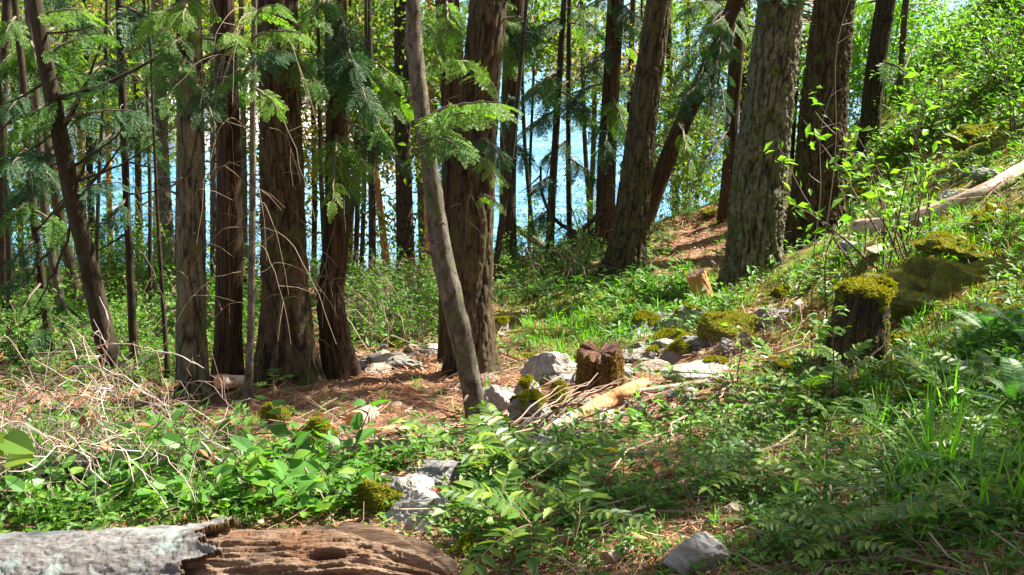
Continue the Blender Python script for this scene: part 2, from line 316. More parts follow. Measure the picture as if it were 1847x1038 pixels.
# ------------------------------------------------------------------ ground, water, far shore
ang_f = np.linspace(-RAD(34), RAD(34), 521); ang_r = np.linspace(RAD(34), 2*pi-RAD(34), 92)[1:-1]; ang = np.concatenate([ang_f, ang_r])
rr = np.concatenate([[.05], np.geomspace(.4, 2.0, 20)[:-1], np.geomspace(2.0, 26, 400), np.geomspace(26, 95, 26)[1:]])
AA, RR = np.meshgrid(ang, rr); gx = RR*np.sin(AA); gy = RR*np.cos(AA); gz = H(gx, gy)
MOSSR = [(1800,60,300,200,.6),(1700,100,200,160,.5),(1300,520,200,60,.35),(1650,560,260,90,.6),(1750,430,200,70,.6),(1650,250,300,200,.45),(1050,570,200,60,.4),(1250,560,140,40,.5),(700,600,120,50,.3),(150,580,300,90,.5),(1500,800,300,120,.3),
 (1000,840,120,60,.15),(1400,640,60,60,.3),(1480,740,120,60,.4)]
NOM = [(560,730,170,70,.7),(830,660,200,40,.5),(1130,720,200,60,.6),(1230,430,100,50,.6),(1400,630,80,50,.2)]
ppx, ppy = pix(np.stack([gx, gy, gz], -1)); ms = np.zeros_like(gx)+.22
for cx, cy, rx, ry, t in MOSSR: ms += t*np.exp(-(((ppx-cx)/rx)**2+((ppy-cy)/ry)**2))
for cx, cy, rx, ry, t in NOM: ms -= t*np.exp(-(((ppx-cx)/rx)**2+((ppy-cy)/ry)**2))
na = len(ang); nr = len(rr); i = np.arange(nr-1)[:, None]*na; j = np.arange(na)[None]; k = (j+1) % na
gb = MB(); gb.add(np.stack([gx, gy, gz], -1).reshape(-1, 3), np.stack([i+j, i+k, i+na+k, i+na+j], -1).reshape(-1, 4)[:, ::-1], a=ms.ravel()+1e-5)
o = put('ground', gb, M['ground'], smooth=True); tag(o, 'brown litter and moss covered forest floor sloping down to the water', 'ground', kind='structure')
WZ = -18.0
wb = MB(); R_ = 6000; wb.add([(-R_, -200, WZ), (R_, -200, WZ), (R_, R_, WZ), (-R_, R_, WZ)], [(0, 1, 2, 3)])
o = put('water', wb, M['water']); tag(o, 'pale cyan lake water glittering beyond the trees', 'water', kind='structure')
hx = np.linspace(-150, -20, 120); hy = np.linspace(0, 60, 50); HX, HY = np.meshgrid(hx, hy)
bx = HX; by = 132+HY+.25*(HX+60)*-.3+6*fbm(P3(HX*.03, 0*HX)); sl = HY/60
ht = (16*np.clip(sl*5, 0, 1)**.7+16*sl)*np.clip((-20-HX)/28, 0, 1)**.6; bz = WZ-1+ht+2.2*fbm(P3(HX*.12, HY*.2, ht*.1), 4)
nb = len(hx); i = np.arange(len(hy)-1)[:, None]*nb; j = np.arange(nb-1)[None]
hb = MB(); hb.add(np.stack([bx, by, bz], -1).reshape(-1, 3), np.stack([i+j, i+j+1, i+nb+j+1, i+nb+j], -1).reshape(-1, 4))
m, nt, b = mat('pale_bluff'); v = mapping(nt, (.15, .15, .5)); n1 = ntex(nt, 2, 9, .7, v, .6)
nt.links.new(ramp(nt, n1.outputs[0], [(.35, (.36, .28, .26)), (.5, (.60, .54, .54)), (.66, (.74, .70, .72))]), b.inputs['Base Color']); b.inputs['Roughness'].default_value = .9
M['bluff'] = m
o = put('bluff', hb, m, smooth=True); tag(o, 'pale sunlit rocky bluff across the water', 'hill', kind='structure')

# ------------------------------------------------------------------ leaf and frond shapes
def leaf(L=1, W=.5, fold=.12, droop=.15, n=4, serr=0.0, tip=1.0):
    t = np.linspace(0, 1, n+1); w = W/2*np.sin(pi*t**.85)**.8*(1-.25*t*tip); w[0] = .02*W; w[-1] = 0.005
    if serr: w = w*(1+serr*np.where(np.arange(n+1) % 2, 1, -1)); w[0] = .02*W; w[-1] = .005
    V = []
    for a, b_ in zip(t, w):
        z = -droop*L*a*a; V += [(a*L, -b_, z+fold*b_*2), (a*L, 0, z), (a*L, b_, z+fold*b_*2)]
    Q = []
    for q in range(n):
        s = q*3; Q += [(s, s+3, s+4, s+1), (s+1, s+4, s+5, s+2)]
    return np.array(V), np.array(Q), np.zeros((0, 3), int)
LEAF = leaf(1, .74, .16, .14, 7); LEAFN = leaf(1, .42, .18, .15, 4); LEAFG = leaf(1, .46, .22, .10, 8, .12); LEAFT = leaf(1, .55, .2, .1, 2); BLADE = leaf(1, .03, .6, .35, 6)
def frond(seed, fine=True):
    r = np.random.default_rng(seed); mb = MB(); n = 13 if fine else 8; zc = lambda x: -.22*x*x
    P = [(x, .03*sin(5*x+seed), zc(x)) for x in np.linspace(0, 1, 5)]; mb.add(*tube(P, np.linspace(.008, .003, 5), 3, False))
    X = []; D = []; S = []
    for k in range(n):
        t = .06+.92*k/n
        for sd in (-1, 1):
            l = .36*(sin(pi*(.22+.75*t)))**.8*(1-.45*t)*r.uniform(.75, 1.15); a = RAD(58-22*t)*sd*r.uniform(.85, 1.15); d = np.array([cos(a), sin(a), -.12-.1*r.random()])
            p0 = np.array([t, .03*sin(5*t+seed), zc(t)]); nn = max(2, int(l/(.05 if fine else .1)))
            for q in range(nn):
                u = (q+.2)/nn; p = p0+d*l*u+np.array([0, 0, -.25*(l*u)**2])
                if fine:
                    for s2 in (-1, 1):
                        a2 = a+s2*RAD(36); X.append(p); D.append((cos(a2), sin(a2), -.25+.15*r.normal())); S.append(.085*(1-.5*u)*r.uniform(.8, 1.2))
                else:
                    a2 = a+(1 if q % 2 else -1)*RAD(28); X.append(p); D.append((cos(a2), sin(a2), -.2)); S.append(.15*(1-.35*u))
            X.append(p0+d*l*.55); D.append(d); S.append(l*.5)
    X = np.array(X); D = np.array(D); S = np.array(S)
    R = rotm(D, np.tile([0, 0, 1.0], (len(D), 1))+r.normal(0, .25, (len(D), 3)))
    qd = (np.array([(0, 0, 0), (.5, -.17, .0), (1, 0, -.05), (.5, .17, 0)]), np.array([(0, 1, 2, 3)]), np.zeros((0, 3), int))
    mb.inst(qd, mat4(R, S, X)); return mb.data()
FR = [frond(s) for s in (1, 2, 3)]; FRL = [frond(s, False) for s in (4, 5)]

def branch(p0, p1, sag=.12, nf=8, size=.45, r0=.012, protos=FR, seed=0, tips=True, side=1.0, spread=1.0):
    """a limb from p0 to p1 with hanging fronds; returns (wood MB, foliage MB)"""
    r = np.random.default_rng(seed); p0 = np.array(p0, float); p1 = np.array(p1, float); L = np.linalg.norm(p1-p0)
    n = 12; t = np.linspace(0, 1, n)[:, None]; P = p0*(1-t)+p1*t; P[:, 2] += sag*L*4*(t[:, 0]*(1-t[:, 0])); P += r.normal(0, .008*L, P.shape)*np.sin(pi*t)
    w = MB(); w.add(*tube(P, np.linspace(r0, r0*.25, n), 5)); f = MB()
    D = np.gradient(P, axis=0); D /= np.linalg.norm(D, axis=1)[:, None]
    if nf:
        tt = np.sort(r.uniform(.12, 1, nf)); idx = tt*(n-1); i0 = np.minimum(idx.astype(int), n-2); fr = (idx-i0)[:, None]
        X = P[i0]*(1-fr)+P[i0+1]*fr; d = D[i0]; sd = np.where(np.arange(nf) % 2, 1, -1)[:, None]*side
        lat = np.cross(d, np.tile([0, 0, 1.0], (nf, 1))); lat /= np.linalg.norm(lat, axis=1)[:, None]
        dd = d*(.55+.5*r.random((nf, 1)))+lat*sd*(.85*spread)*(.5+.7*r.random((nf, 1)))+np.array([0, 0, -1.])*(.25+.35*r.random((nf, 1)))
        if tips: dd[-1] = d[-1]+np.array([0, 0, -.3])
        dd /= np.linalg.norm(dd, axis=1)[:, None]; s = size*(1.1-.45*tt)*r.uniform(.7, 1.25, nf)
        up = np.tile([0, 0, 1.0], (nf, 1))+r.normal(0, .45, (nf, 3)); R = rotm(dd, up); Mx = mat4(R, s, X); pi_ = r.integers(0, len(protos), nf)
        for k in range(len(protos)): f.inst(protos[k], Mx[pi_ == k])
    return w, f

# ------------------------------------------------------------------ trees
TREES = {}
def bark_off(P, R, sides, kind, amp, seed):
    n = len(P); th = np.arange(sides)*2*pi/sides; s = np.concatenate([[0], np.cumsum(np.linalg.norm(np.diff(P, axis=0), axis=1))])
    cx = np.cos(th)[None]*R[:, None]; cy = np.sin(th)[None]*R[:, None]; S = np.broadcast_to(s[:, None], cx.shape)
    if kind == 'fir':
        q = np.stack([cx*14+seed, cy*14, S*2.2], -1); wv = fbm(q*.5+9, 2)*.5; a = noise(q+wv[..., None]); b_ = noise(np.stack([cx*24+seed, cy*24, S*6], -1)+31)
        fur = np.exp(-np.abs(a/.13)**1.4); fur2 = np.exp(-(b_/.10)**2)*.45; d = -(fur+fur2*(1-fur))+.45*fbm(np.stack([cx*55, cy*55, S*14], -1), 3)+.3*np.round(2.5*noise(np.stack([cx*20, cy*20, S*5+40], -1)))/2.5; tone = np.clip(fur*.9+fur2*.6, 0, 1)
    elif kind == 'cedar':
        q = np.stack([cx*30+seed, cy*30, S*.8], -1); a = fbm(q, 3); d = -np.exp(-(a/.16)**2)*.8+.25*fbm(np.stack([cx*80, cy*80, S*8], -1), 2); tone = np.clip(np.exp(-(a/.14)**2), 0, 1)
    else:
        q = np.stack([cx*22+seed, cy*22, S*9], -1); d = 1.1*fbm(q, 4)-.9*np.exp(-(noise(q*.6+5)/.09)**2); tone = np.clip(-d*.9, 0, 1)*.8
    big = .5*fbm(np.stack([np.cos(th)[None]*1.2+0*S+seed, np.sin(th)[None]*1.2+0*S, S*.8], -1), 2)
    return 1+amp*d+.07*big, tone
def tree(name, pts, Y, matn, label, cat='tree', group=None, kind='fir', amp=.10, flare=.5, top=9.0, sides=0, base_hit=False, lean_top=None, fl_h=.28, seed=None):
    """pts: photo px (x, y, width) from the base upwards, at depth Y (or a list of depths)."""
    seed = seed if seed is not None else len(TREES)*3.7
    Yl = Y if isinstance(Y, (list, tuple)) else [Y]*len(pts); A = []
    for (x, y, w), yy in zip(pts, Yl):
        p = at(x, y, yy); A.append([*p, psize(w, p)/2])
    A = np.array(A); g = H(A[0, 0], A[0, 1]); d = A[0, :3]-A[1, :3]; d /= abs(d[2])+1e-6
    e = A[0].copy(); dz = A[0, 2]-(g-.25); e[:3] += d*max(dz, .05) if dz > 0 else 0*d
    if dz > .02: A = np.vstack([e, A])
    base = A[0, :3].copy(); base[2] = max(g, A[0, 2])
    hb_ = max(seed_s(A), 60); big = A[:, 3].max() > .11
    n = int(min(520, max(60, np.linalg.norm(A[-1, :3]-A[0, :3])/(.011 if big else .03)))); s_ = sides or (110 if big else 22)
    B = path(A, n); R = B[:, 3].copy(); hgt = B[:, 2]-g; th = np.arange(s_)*2*pi/s_
    off, tone = bark_off(B[:, :3], R, s_, kind, amp, seed)
    lob = .5+.5*np.cos(th*5+seed)*np.cos(th*2+seed*2); fl = np.exp(-np.clip(hgt, 0, None)/fl_h)[:, None]*flare*(.45+.9*lob[None])
    off = off+fl; V, Q, T = tube(B[:, :3], R, s_, False, off); mb = MB(); mb.add(V, Q, a=tone.ravel()+1e-4)
    # the stem above the frame
    dtop = (B[-1, :3]-B[-6, :3]); dtop /= np.linalg.norm(dtop); dtop = dtop*np.array([.8, .8, 1]) ; L = max(top-B[-1, 2], .5)
    tt = np.linspace(0, 1, 14); C = B[-1, :3]+dtop*(L*tt)[:, None]/dtop[2]; rr_ = R[-1]*off[-1].mean()*(1-.72*tt)
    mb.add(*tube(C, rr_, max(8, s_//5), True))
    root = empty(name, base); put('trunk', mb, M[matn], root, True, base); tag(root, label, cat, group)
    if big or B[:, 3].max() > .06:
        r_ = np.random.default_rng(int(seed*10)+3); sm_ = MB()
        for _ in range(9 if big else 5):
            i0 = r_.integers(n//5, n-2); a = r_.uniform(-.3, pi+.3); d_ = np.array([cos(a), -sin(a), r_.uniform(-.2, .5)]); c0 = B[i0, :3]+d_*R[i0]*.8; l_ = r_.uniform(.04, .16)+.2*R[i0]
            sm_ = MB(); sm_.add(*tube(path([c0, c0+d_*l_*.6, c0+d_*l_+[0, 0, -.02]], 4), [.012, .009, .007, .004], 5)); put('branch_stub', sm_, M['twig'], root, True, base)
    TREES[label] = dict(root=root, base=base, path=B[:, :3], rad=R, top=C, mat=M[matn], foliage_clumps=[]); return TREES[label]
def seed_s(A): return 0
def wpt(T, z):                                   # point on a tree's stem at height z
    P = np.vstack([T['path'], T['top']]); i = np.argmin(abs(P[:, 2]-z)); return P[i]
# ---- the named trunks, left to right
FG = 'tall trees standing around the clearing'; BG = 'slim trunks beyond the clearing'
T = {}
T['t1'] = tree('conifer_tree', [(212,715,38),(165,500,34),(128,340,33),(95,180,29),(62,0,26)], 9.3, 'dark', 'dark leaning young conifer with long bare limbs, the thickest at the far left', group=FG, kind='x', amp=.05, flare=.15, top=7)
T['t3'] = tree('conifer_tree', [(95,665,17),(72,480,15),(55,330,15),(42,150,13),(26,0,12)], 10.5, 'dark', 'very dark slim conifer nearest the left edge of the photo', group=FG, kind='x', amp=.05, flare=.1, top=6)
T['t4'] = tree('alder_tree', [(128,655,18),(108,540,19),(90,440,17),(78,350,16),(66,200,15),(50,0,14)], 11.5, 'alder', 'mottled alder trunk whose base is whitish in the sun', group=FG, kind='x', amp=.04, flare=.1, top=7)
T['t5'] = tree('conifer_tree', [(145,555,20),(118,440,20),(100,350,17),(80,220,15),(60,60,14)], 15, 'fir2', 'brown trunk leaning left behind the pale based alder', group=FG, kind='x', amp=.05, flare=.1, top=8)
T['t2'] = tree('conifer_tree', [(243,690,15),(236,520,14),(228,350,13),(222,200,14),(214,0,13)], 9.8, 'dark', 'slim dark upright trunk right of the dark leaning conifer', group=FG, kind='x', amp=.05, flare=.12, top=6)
T['t2b'] = tree('sapling', [(304,715,9),(295,560,8),(285,400,6),(277,230,5),(272,100,4)], 9.3, 'dark', 'thin knobbly dark sapling just left of the mossy fir', 'sapling', kind='x', amp=.06, flare=.2, top=1)
T['t6'] = tree('fir_tree', [(350,742,62),(346,640,54),(345,500,52),(345,350,52),(343,180,48),(340,0,45)], 8.1, 'fir', 'olive barked fir, foremost of the dark trunks at left', group=FG, amp=.08, flare=.25, top=11)
T['t7'] = tree('cedar_tree', [(412,700,56),(412,600,48),(414,450,47),(413,300,44),(410,150,40),(403,0,38)], 8.6, 'cedar', 'reddish cedar with stringy bark between two dark firs', group=FG, kind='cedar', amp=.05, flare=.28, top=11)
T['t8'] = tree('sapling', [(446,742,17),(452,600,13),(455,400,12),(456,200,11),(459,0,10)], 7.7, 'alder', 'slender grey sapling with drooping dead twigs', 'sapling', kind='x', amp=.04, flare=.2, top=2)
T['t9'] = tree('fir_tree', [(520,692,96),(516,600,86),(512,480,82),(509,350,80),(505,180,76),(500,0,74)], 8.5, 'fir2', 'broad fir with flared mossy foot, thickest trunk left of centre', group=FG, amp=.09, flare=.55, fl_h=.38, top=12)
T['t10'] = tree('cedar_tree', [(614,668,56),(602,600,52),(596,530,48),(606,440,46),(609,300,44),(607,150,42),(605,0,40)], 8.8, 'cedar', 'curved cedar with orange flaking bark on its right side', group=FG, kind='fir', amp=.09, flare=.35, top=11)
T['t11'] = tree('alder_tree', [(861,772,34),(849,690,36),(824,575,41),(795,450,39),(781,340,33),(762,210,31),(748,95,30),(745,0,27)], 6.15, 'alder', 'slanting grey alder crossing in front of the central fir', group=FG, kind='x', amp=.07, flare=.12, top=8)
T['t12'] = tree('fir_tree', [(852,668,84),(848,560,80),(851,430,78),(858,300,73),(868,150,70),(881,0,70)], 8.9, 'fir2', 'massive central fir behind the slanting grey alder', group=FG, amp=.09, flare=.5, top=12)
T['t12b'] = tree('cedar_tree', [(815,690,44),(812,560,40),(815,420,42),(818,250,42),(814,100,44),(806,0,44)], 9.6, 'cedar', 'dark cedar half hidden on the left of the central fir', group=FG, kind='cedar', amp=.06, flare=.25, top=11)
T['t13'] = tree('cedar_tree', [(917,480,32),(916,380,30),(917,250,31),(922,120,32),(930,0,34)], 16.5, 'cedar', 'slim trunk close on the right of the central fir', group=FG, kind='cedar', amp=.05, flare=.2, top=12)
T['t13b'] = tree('sapling', [(893,520,16),(905,400,12),(926,250,10),(940,110,8),(950,0,7)], 15.5, 'dark', 'thin leaning sapling between the central fir and the slim trunk', 'sapling', kind='x', top=2, flare=.3)
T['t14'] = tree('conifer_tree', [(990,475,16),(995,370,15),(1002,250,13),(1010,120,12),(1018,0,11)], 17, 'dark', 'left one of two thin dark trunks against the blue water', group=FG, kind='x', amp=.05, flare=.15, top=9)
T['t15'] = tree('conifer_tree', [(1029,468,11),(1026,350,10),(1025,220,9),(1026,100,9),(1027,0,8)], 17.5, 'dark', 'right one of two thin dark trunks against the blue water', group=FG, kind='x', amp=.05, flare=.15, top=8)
T['t16'] = tree('cedar_tree', [(1090,480,44),(1092,400,36),(1095,280,33),(1103,140,31),(1111,0,30)], 17, 'cedar', 'straight cedar left of the tapering brown fir', group=FG, kind='cedar', amp=.05, flare=.3, top=12)
T['t17'] = tree('fir_tree', [(1128,492,74),(1134,430,64),(1145,340,60),(1155,250,54),(1168,150,51),(1189,0,47)], 15.2, 'fir2', 'tapering brown fir leaning right beside the needle covered bank', group=FG, amp=.10, flare=.35, top=13)
T['t18'] = tree('cedar_tree', [(1165,390,34),(1195,310,32),(1235,215,32),(1280,120,30),(1320,20,28)], 18.5, 'cedar', 'cedar leaning strongly right between the brown fir and the green barked giant', group=FG, kind='cedar', amp=.06, flare=.3, top=9)
T['t19'] = tree('cedar_tree', [(1308,380,24),(1315,300,24),(1321,200,25),(1328,100,26),(1332,0,26)], 19.5, 'cedar', 'red cedar just left of the green barked giant', group=FG, kind='cedar', amp=.05, flare=.2, top=12)
T['t20'] = tree('fir_tree', [(1358,522,112),(1362,440,100),(1370,320,98),(1385,200,92),(1398,90,86),(1409,0,82)], 14.0, 'fir', 'giant fir with deeply furrowed green grey bark', group=FG, amp=.15, flare=.22, top=15)
T['t21'] = tree('cedar_tree', [(1424,300,14),(1431,180,16),(1436,80,17),(1440,0,18)], 24, 'cedar', 'thin red trunk between the two giant firs', group=FG, kind='cedar', amp=.05, flare=.1, top=12)
T['t22'] = tree('fir_tree', [(1472,448,112),(1473,380,98),(1480,280,90),(1490,150,82),(1506,0,74)], 17.0, 'fir2', 'giant brown fir, rightmost of the big trunks', group=FG, amp=.13, flare=.25, top=15)
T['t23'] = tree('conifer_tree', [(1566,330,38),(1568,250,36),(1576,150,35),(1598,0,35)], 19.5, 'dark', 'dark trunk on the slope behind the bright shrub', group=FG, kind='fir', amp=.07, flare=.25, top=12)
T['t24'] = tree('conifer_tree', [(1622,200,13),(1627,100,12),(1634,0,12)], 22, 'fir2', 'thin trunk highest on the slope', kind='x', flare=.2, top=10)
# ---- slim trunks behind (x0,y0,w0, x1,y1,w1, Y, mat)
bgt = [(153,520,16,150,60,12,22,'madrona'),(200,500,12,192,120,9,23,'madrona'),(252,500,14,243,100,10,22,'fir2'),(283,480,12,300,60,9,24,'madrona'),(312,570,26,286,60,22,19,'alder'),
 (38,500,10,20,120,8,22,'fir2'),(8,560,16,12,0,16,16,'dark'),(178,540,14,160,200,11,21,'dark'),(640,510,10,638,150,8,20,'dark'),(672,520,14,664,0,12,18,'dark'),(733,510,32,724,0,26,18.5,'dark'),
 (700,500,14,655,120,10,21,'madrona'),(765,500,17,750,200,13,21,'alder'),(780,520,22,775,60,18,20,'madrona'),(630,500,12,648,260,10,23,'fir2'),(566,520,10,560,60,9,22,'dark'),(1060,455,10,1073,150,9,25,'alder'),
 (1131,330,11,1142,0,10,22,'cedar'),(1127,300,8,1160,0,7,25,'alder'),(1238,240,9,1241,0,9,26,'alder'),(1262,320,8,1292,0,7,27,'fir2'),(1215,300,12,1208,0,10,24,'fir2'),(442,540,12,436,60,10,20,'alder'),
 (385,560,12,384,60,10,19,'alder'),(955,430,6,960,200,5,21,'dark'),(1335,380,16,1345,60,14,24,'cedar'),(100,480,11,118,80,9,21,'alder'),(270,620,8,262,60,6,13,'dark'),(18,640,12,2,200,9,13,'dark'),(175,600,9,190,120,6,15,'dark'),(318,560,9,326,60,7,17,'fir2'),(590,540,10,575,100,8,18,'dark'),(965,460,8,940,60,6,19,'dark'),(1150,430,7,1158,100,5,21,'dark'),(400,640,8,392,200,6,13,'dark'),(1070,460,9,1050,60,8,21,'fir2'),(650,540,9,660,100,7,16,'dark')]
bl = ['left of the dark leaning conifer','just right of the dark leaning conifer','right of the slim dark upright trunk','left of the mossy fir','close left of the mossy fir','behind the leftmost trunks','at the very left edge','behind the dark leaning conifer',
 'right of the curved cedar','farther right of the curved cedar','left of the slanting alder','rising leftward behind the slanting alder','right behind the leaf hung dark trunk','touching the slanting alder','close beside the curved cedar','between the broad fir and curved cedar',
 'left of the straight cedar','between straight cedar and brown fir','bending right behind the brown fir','in front of the sky right of the brown fir','leaning right before the red cedar','just right of the brown fir','behind the slender grey sapling','between mossy fir and reddish cedar','left of the thin dark pair','right behind the red cedar','in the gap of the leaning trunks','very thin, right of the slim dark upright trunk','low at the left edge','very thin, right behind the dark leaning conifer','thin, in the gap left of the mossy fir','thin, left behind the curved cedar','very thin, just right of the slim trunk','very thin, right of the tapering brown fir','very thin, left of the reddish cedar','thin, left behind the straight cedar','thin, right beside the curved cedar']
bc = dict(madrona='orange madrona trunk', alder='pale mottled trunk', fir2='brown far trunk', dark='dark far trunk', cedar='reddish far trunk')
for q, (x0, y0, w0, x1, y1, w1, Y, mt) in enumerate(bgt):
    xm = (x0+x1)/2+U(-7, 7); T['b%d' % q] = tree('madrona_tree' if mt == 'madrona' else 'tree', [(x0, y0, w0), (xm, (y0+y1)/2, (w0+w1)/2), (x1, y1, w1)], Y, mt, bc[mt]+' '+bl[q], group=BG, kind='x', amp=.05, flare=.15, top=5 if mt == 'madrona' else 8)
# ------------------------------------------------------------------ limbs and hanging sprays inside the picture
def add_branch(tk, p1, rise=.35, nf=8, size=.4, r0=.011, m='spray', seed=0, p0=None, sag=.06, barem='twig', protos=None, spread=1.0, bname='branch'):
    t = T[tk]; p1 = np.array(p1, float)
    if p0 is None: p0 = wpt(t, min(p1[2]+rise*np.linalg.norm(p1[:2]-wpt(t, p1[2])[:2]), 4))
    w, f = branch(p0, p1, sag, nf, size, r0, protos or FR, seed, spread=spread)
    b_ = put(bname, w, M[barem], t['root'], True, t['base'])
    if nf: put('foliage', f, M[m], b_, False, t['base'])
    return b_
# (tree, x0,y0 on or near the stem or None, x1,y1, depth offset of the tip, fronds, size, material)
SPEC = [
 ('t8',(455,70),(545,62),-.6,9,.30,'spray2'),('t8',(455,95),(420,60),-.5,8,.28,'spray2'),('t8',(455,110),(520,95),-.5,8,.32,'spray'),('t8',(455,160),(505,200),-.4,8,.28,'spray2'),
 ('t8',(456,120),(400,150),-.3,7,.30,'spray'),('t8',(456,30),(500,10),-.3,7,.30,'spray2'),('t6',None,(390,230),-.6,8,.32,'spray'),('t6',None,(300,180),-.6,9,.36,'spray'),('t7',None,(380,190),-.7,9,.34,'spray'),
 ('t9',None,(455,150),-.7,8,.34,'spray'),('t9',None,(570,150),-.5,10,.42,'spray'),('t10',None,(640,120),-.8,11,.45,'spray'),
 ('t10',None,(665,190),-.8,12,.45,'spray'),('t10',None,(690,240),-.9,12,.42,'spray'),('t10',None,(715,180),-.4,10,.45,'spray2'),
 ('t10',None,(645,330),-.5,9,.38,'spray2'),('t10',None,(600,365),-.9,9,.36,'spray2'),('t10',None,(650,380),-.6,7,.32,'spray'),('t10',None,(720,290),-.4,9,.4,'spray'),('t10',None,(560,30),-.8,9,.4,'spray'),
 ('t11',(765,215),(905,185),-.5,13,.34,'spray2'),('t11',(772,235),(855,205),-.5,9,.30,'spray2'),('t11',(775,250),(830,270),-.4,7,.28,'spray'),('t12',(870,150),(830,110),-1.0,9,.34,'spray2'),
 ('t12',(860,250),(910,290),-.9,9,.30,'spray'),('t12',(850,280),(895,320),-1.0,8,.30,'spray2'),('t12b',None,(800,300),-.8,8,.32,'spray'),('t12b',None,(810,60),-.9,10,.42,'spray2'),('t12b',None,(790,110),-.6,10,.42,'spray2'),
 ('t12',(858,360),(900,372),-1.0,4,.24,'spray2'),('t13',None,(905,60),-.8,10,.55,'spray2'),('t13',None,(930,120),-.8,10,.6,'spray2'),('t13',None,(910,220),-.8,9,.5,'spray'),('t13',None,(950,290),-.5,10,.6,'spray'),('t13',None,(890,300),-.5,9,.5,'spray'),
 ('t13',None,(960,60),-.5,10,.7,'spray'),('t14',None,(950,170),-.4,9,.65,'spray'),('t14',None,(940,240),-.4,9,.6,'spray'),('t14',None,(955,350),-.4,8,.5,'spray'),('t14',None,(1060,200),-.4,9,.6,'spray'),('t15',None,(1080,230),-.4,9,.6,'spray'),('t15',None,(1085,60),-.4,9,.6,'spray'),
 ('t15',None,(1070,320),-.4,7,.5,'spray'),('t15',None,(980,290),-.4,7,.5,'spray'),('t14',None,(960,410),-.4,6,.5,'spray'),('t16',None,(1130,240),-1.0,9,.55,'spray2'),('t16',None,(1150,275),-1.2,7,.5,'spray2'),('t16',None,(1090,290),-1.2,10,.6,'spray'),('t16',None,(1050,140),-.8,9,.6,'spray'),
 ('t16',None,(1040,20),-.8,9,.6,'spray2'),('t16',None,(1150,40),-.8,8,.5,'spray'),('t18',None,(1200,240),-1.5,9,.55,'spray'),('t18',None,(1230,110),-1.6,11,.6,'spray'),('t18',None,(1250,170),-1.8,12,.6,'spray'),('t18',None,(1290,130),-1.6,10,.55,'spray'),('t18',None,(1215,150),-1.4,11,.6,'spray'),
 ('t18',None,(1310,215),-1.8,10,.55,'spray'),('t18',None,(1290,250),-1.9,9,.5,'spray'),('t19',None,(1320,90),-1.5,9,.55,'spray'),('t19',None,(1270,60),-.9,10,.6,'spray'),('t19',None,(1270,300),-1.0,8,.5,'spray'),('t18',None,(1245,320),-1.4,7,.5,'spray2'),('t19',None,(1230,20),-.8,9,.6,'spray'),
 ('t1',(112,230),(190,110),-.3,9,.34,'spray'),('t1',(85,100),(180,60),-.3,9,.36,'spray'),('t1',(120,290),(40,270),-.3,8,.34,'spray'),('t1',(130,350),(220,330),-.3,8,.32,'spray'),('t1',(70,30),(150,20),-.3,9,.36,'spray2'),
 ('t2',None,(260,90),-.3,8,.36,'spray'),('t2',None,(180,140),-.3,8,.36,'spray'),('t2',None,(270,250),-.3,8,.34,'spray'),('t2',None,(170,270),-.3,7,.34,'spray'),('t2',None,(290,290),-.3,7,.34,'spray'),
 ('t3',None,(10,400),-.3,9,.36,'spray'),('t3',None,(30,470),-.3,9,.36,'spray'),('t3',None,(5,520),-.3,8,.36,'spray'),('t3',None,(40,560),-.4,8,.34,'spray'),('t3',None,(100,330),-.3,7,.34,'spray'),('t3',None,(15,200),-.3,8,.36,'spray'),('t3',None,(10,60),-.3,8,.38,'spray'),
 ('t3',None,(60,350),-.3,7,.34,'spray'),('t6',None,(270,40),-.3,9,.4,'spray2'),('t6',None,(290,110),-.4,8,.36,'spray'),('t6',None,(330,40),-.9,7,.34,'spray2'),('t20',None,(1390,-20),-.8,8,.5,'spray'),('t1',(100,180),(30,230),-.3,9,.5,'spray'),('t1',(110,220),(240,200),-.3,10,.5,'spray'),('t3',None,(20,300),-.3,9,.5,'spray'),('t3',None,(120,420),-.2,8,.45,'spray'),('t2',None,(200,400),-.3,7,.4,'spray'),('t4',None,(30,350),-.3,9,.5,'spray'),('t4',None,(160,160),-.3,10,.6,'spray'),('t5',None,(60,180),-.3,10,.8,'spray'),('t5',None,(180,60),-.5,10,.8,'spray'),('t4',None,(10,120),-.3,9,.6,'spray'),('t2',None,(310,60),-.2,9,.5,'spray'),('t3',None,(40,620),-.2,8,.45,'spray'),('t4',None,(125,570),-.3,6,.42,'spray'),('t4',None,(150,600),-.4,6,.4,'spray'),
]
for q, (tk, a, e, dy, nf, sz, mt) in enumerate(SPEC):
    t = T[tk]; Y0 = t['path'][:, 1].mean(); p1 = at(e[0], e[1], Y0+dy)
    p0 = at(a[0], a[1], Y0) if a else None
    add_branch(tk, p1, .45, nf+5, sz*.76, .009+.0007*Y0, 'spray3' if (mt == 'spray' and q % 3 != 1) else mt, q+50, p0, sag=.05)
# more boughs on the farther trunks
FT = [k for k in T if (k[0] == 'b' or k in ('t5', 't4', 't13', 't14', 't15', 't16', 't19', 't21', 't23')) and T[k]['path'][:, 1].mean() > 11]
for q in range(76):
    k = FT[q % len(FT)]; t = T[k]; Y0 = t['path'][:, 1].mean(); x0, y0 = pix(t['path'][int(U(.35, .98)*(len(t['path'])-1))])
    if y0 > 200: y0 = U(-10, 190)
    dx = rng.choice([-1, 1])*U(35, 110); e = at(x0+dx, y0+U(-10, 50), Y0+U(-1.2, .8)); add_branch(k, e, .35, int(U(8, 15)), .0245*Y0+.1, .008+.0008*Y0, ('spray', 'spray3', 'spray2', 'spray')[q % 4], q+400, None, sag=.05, protos=FR)
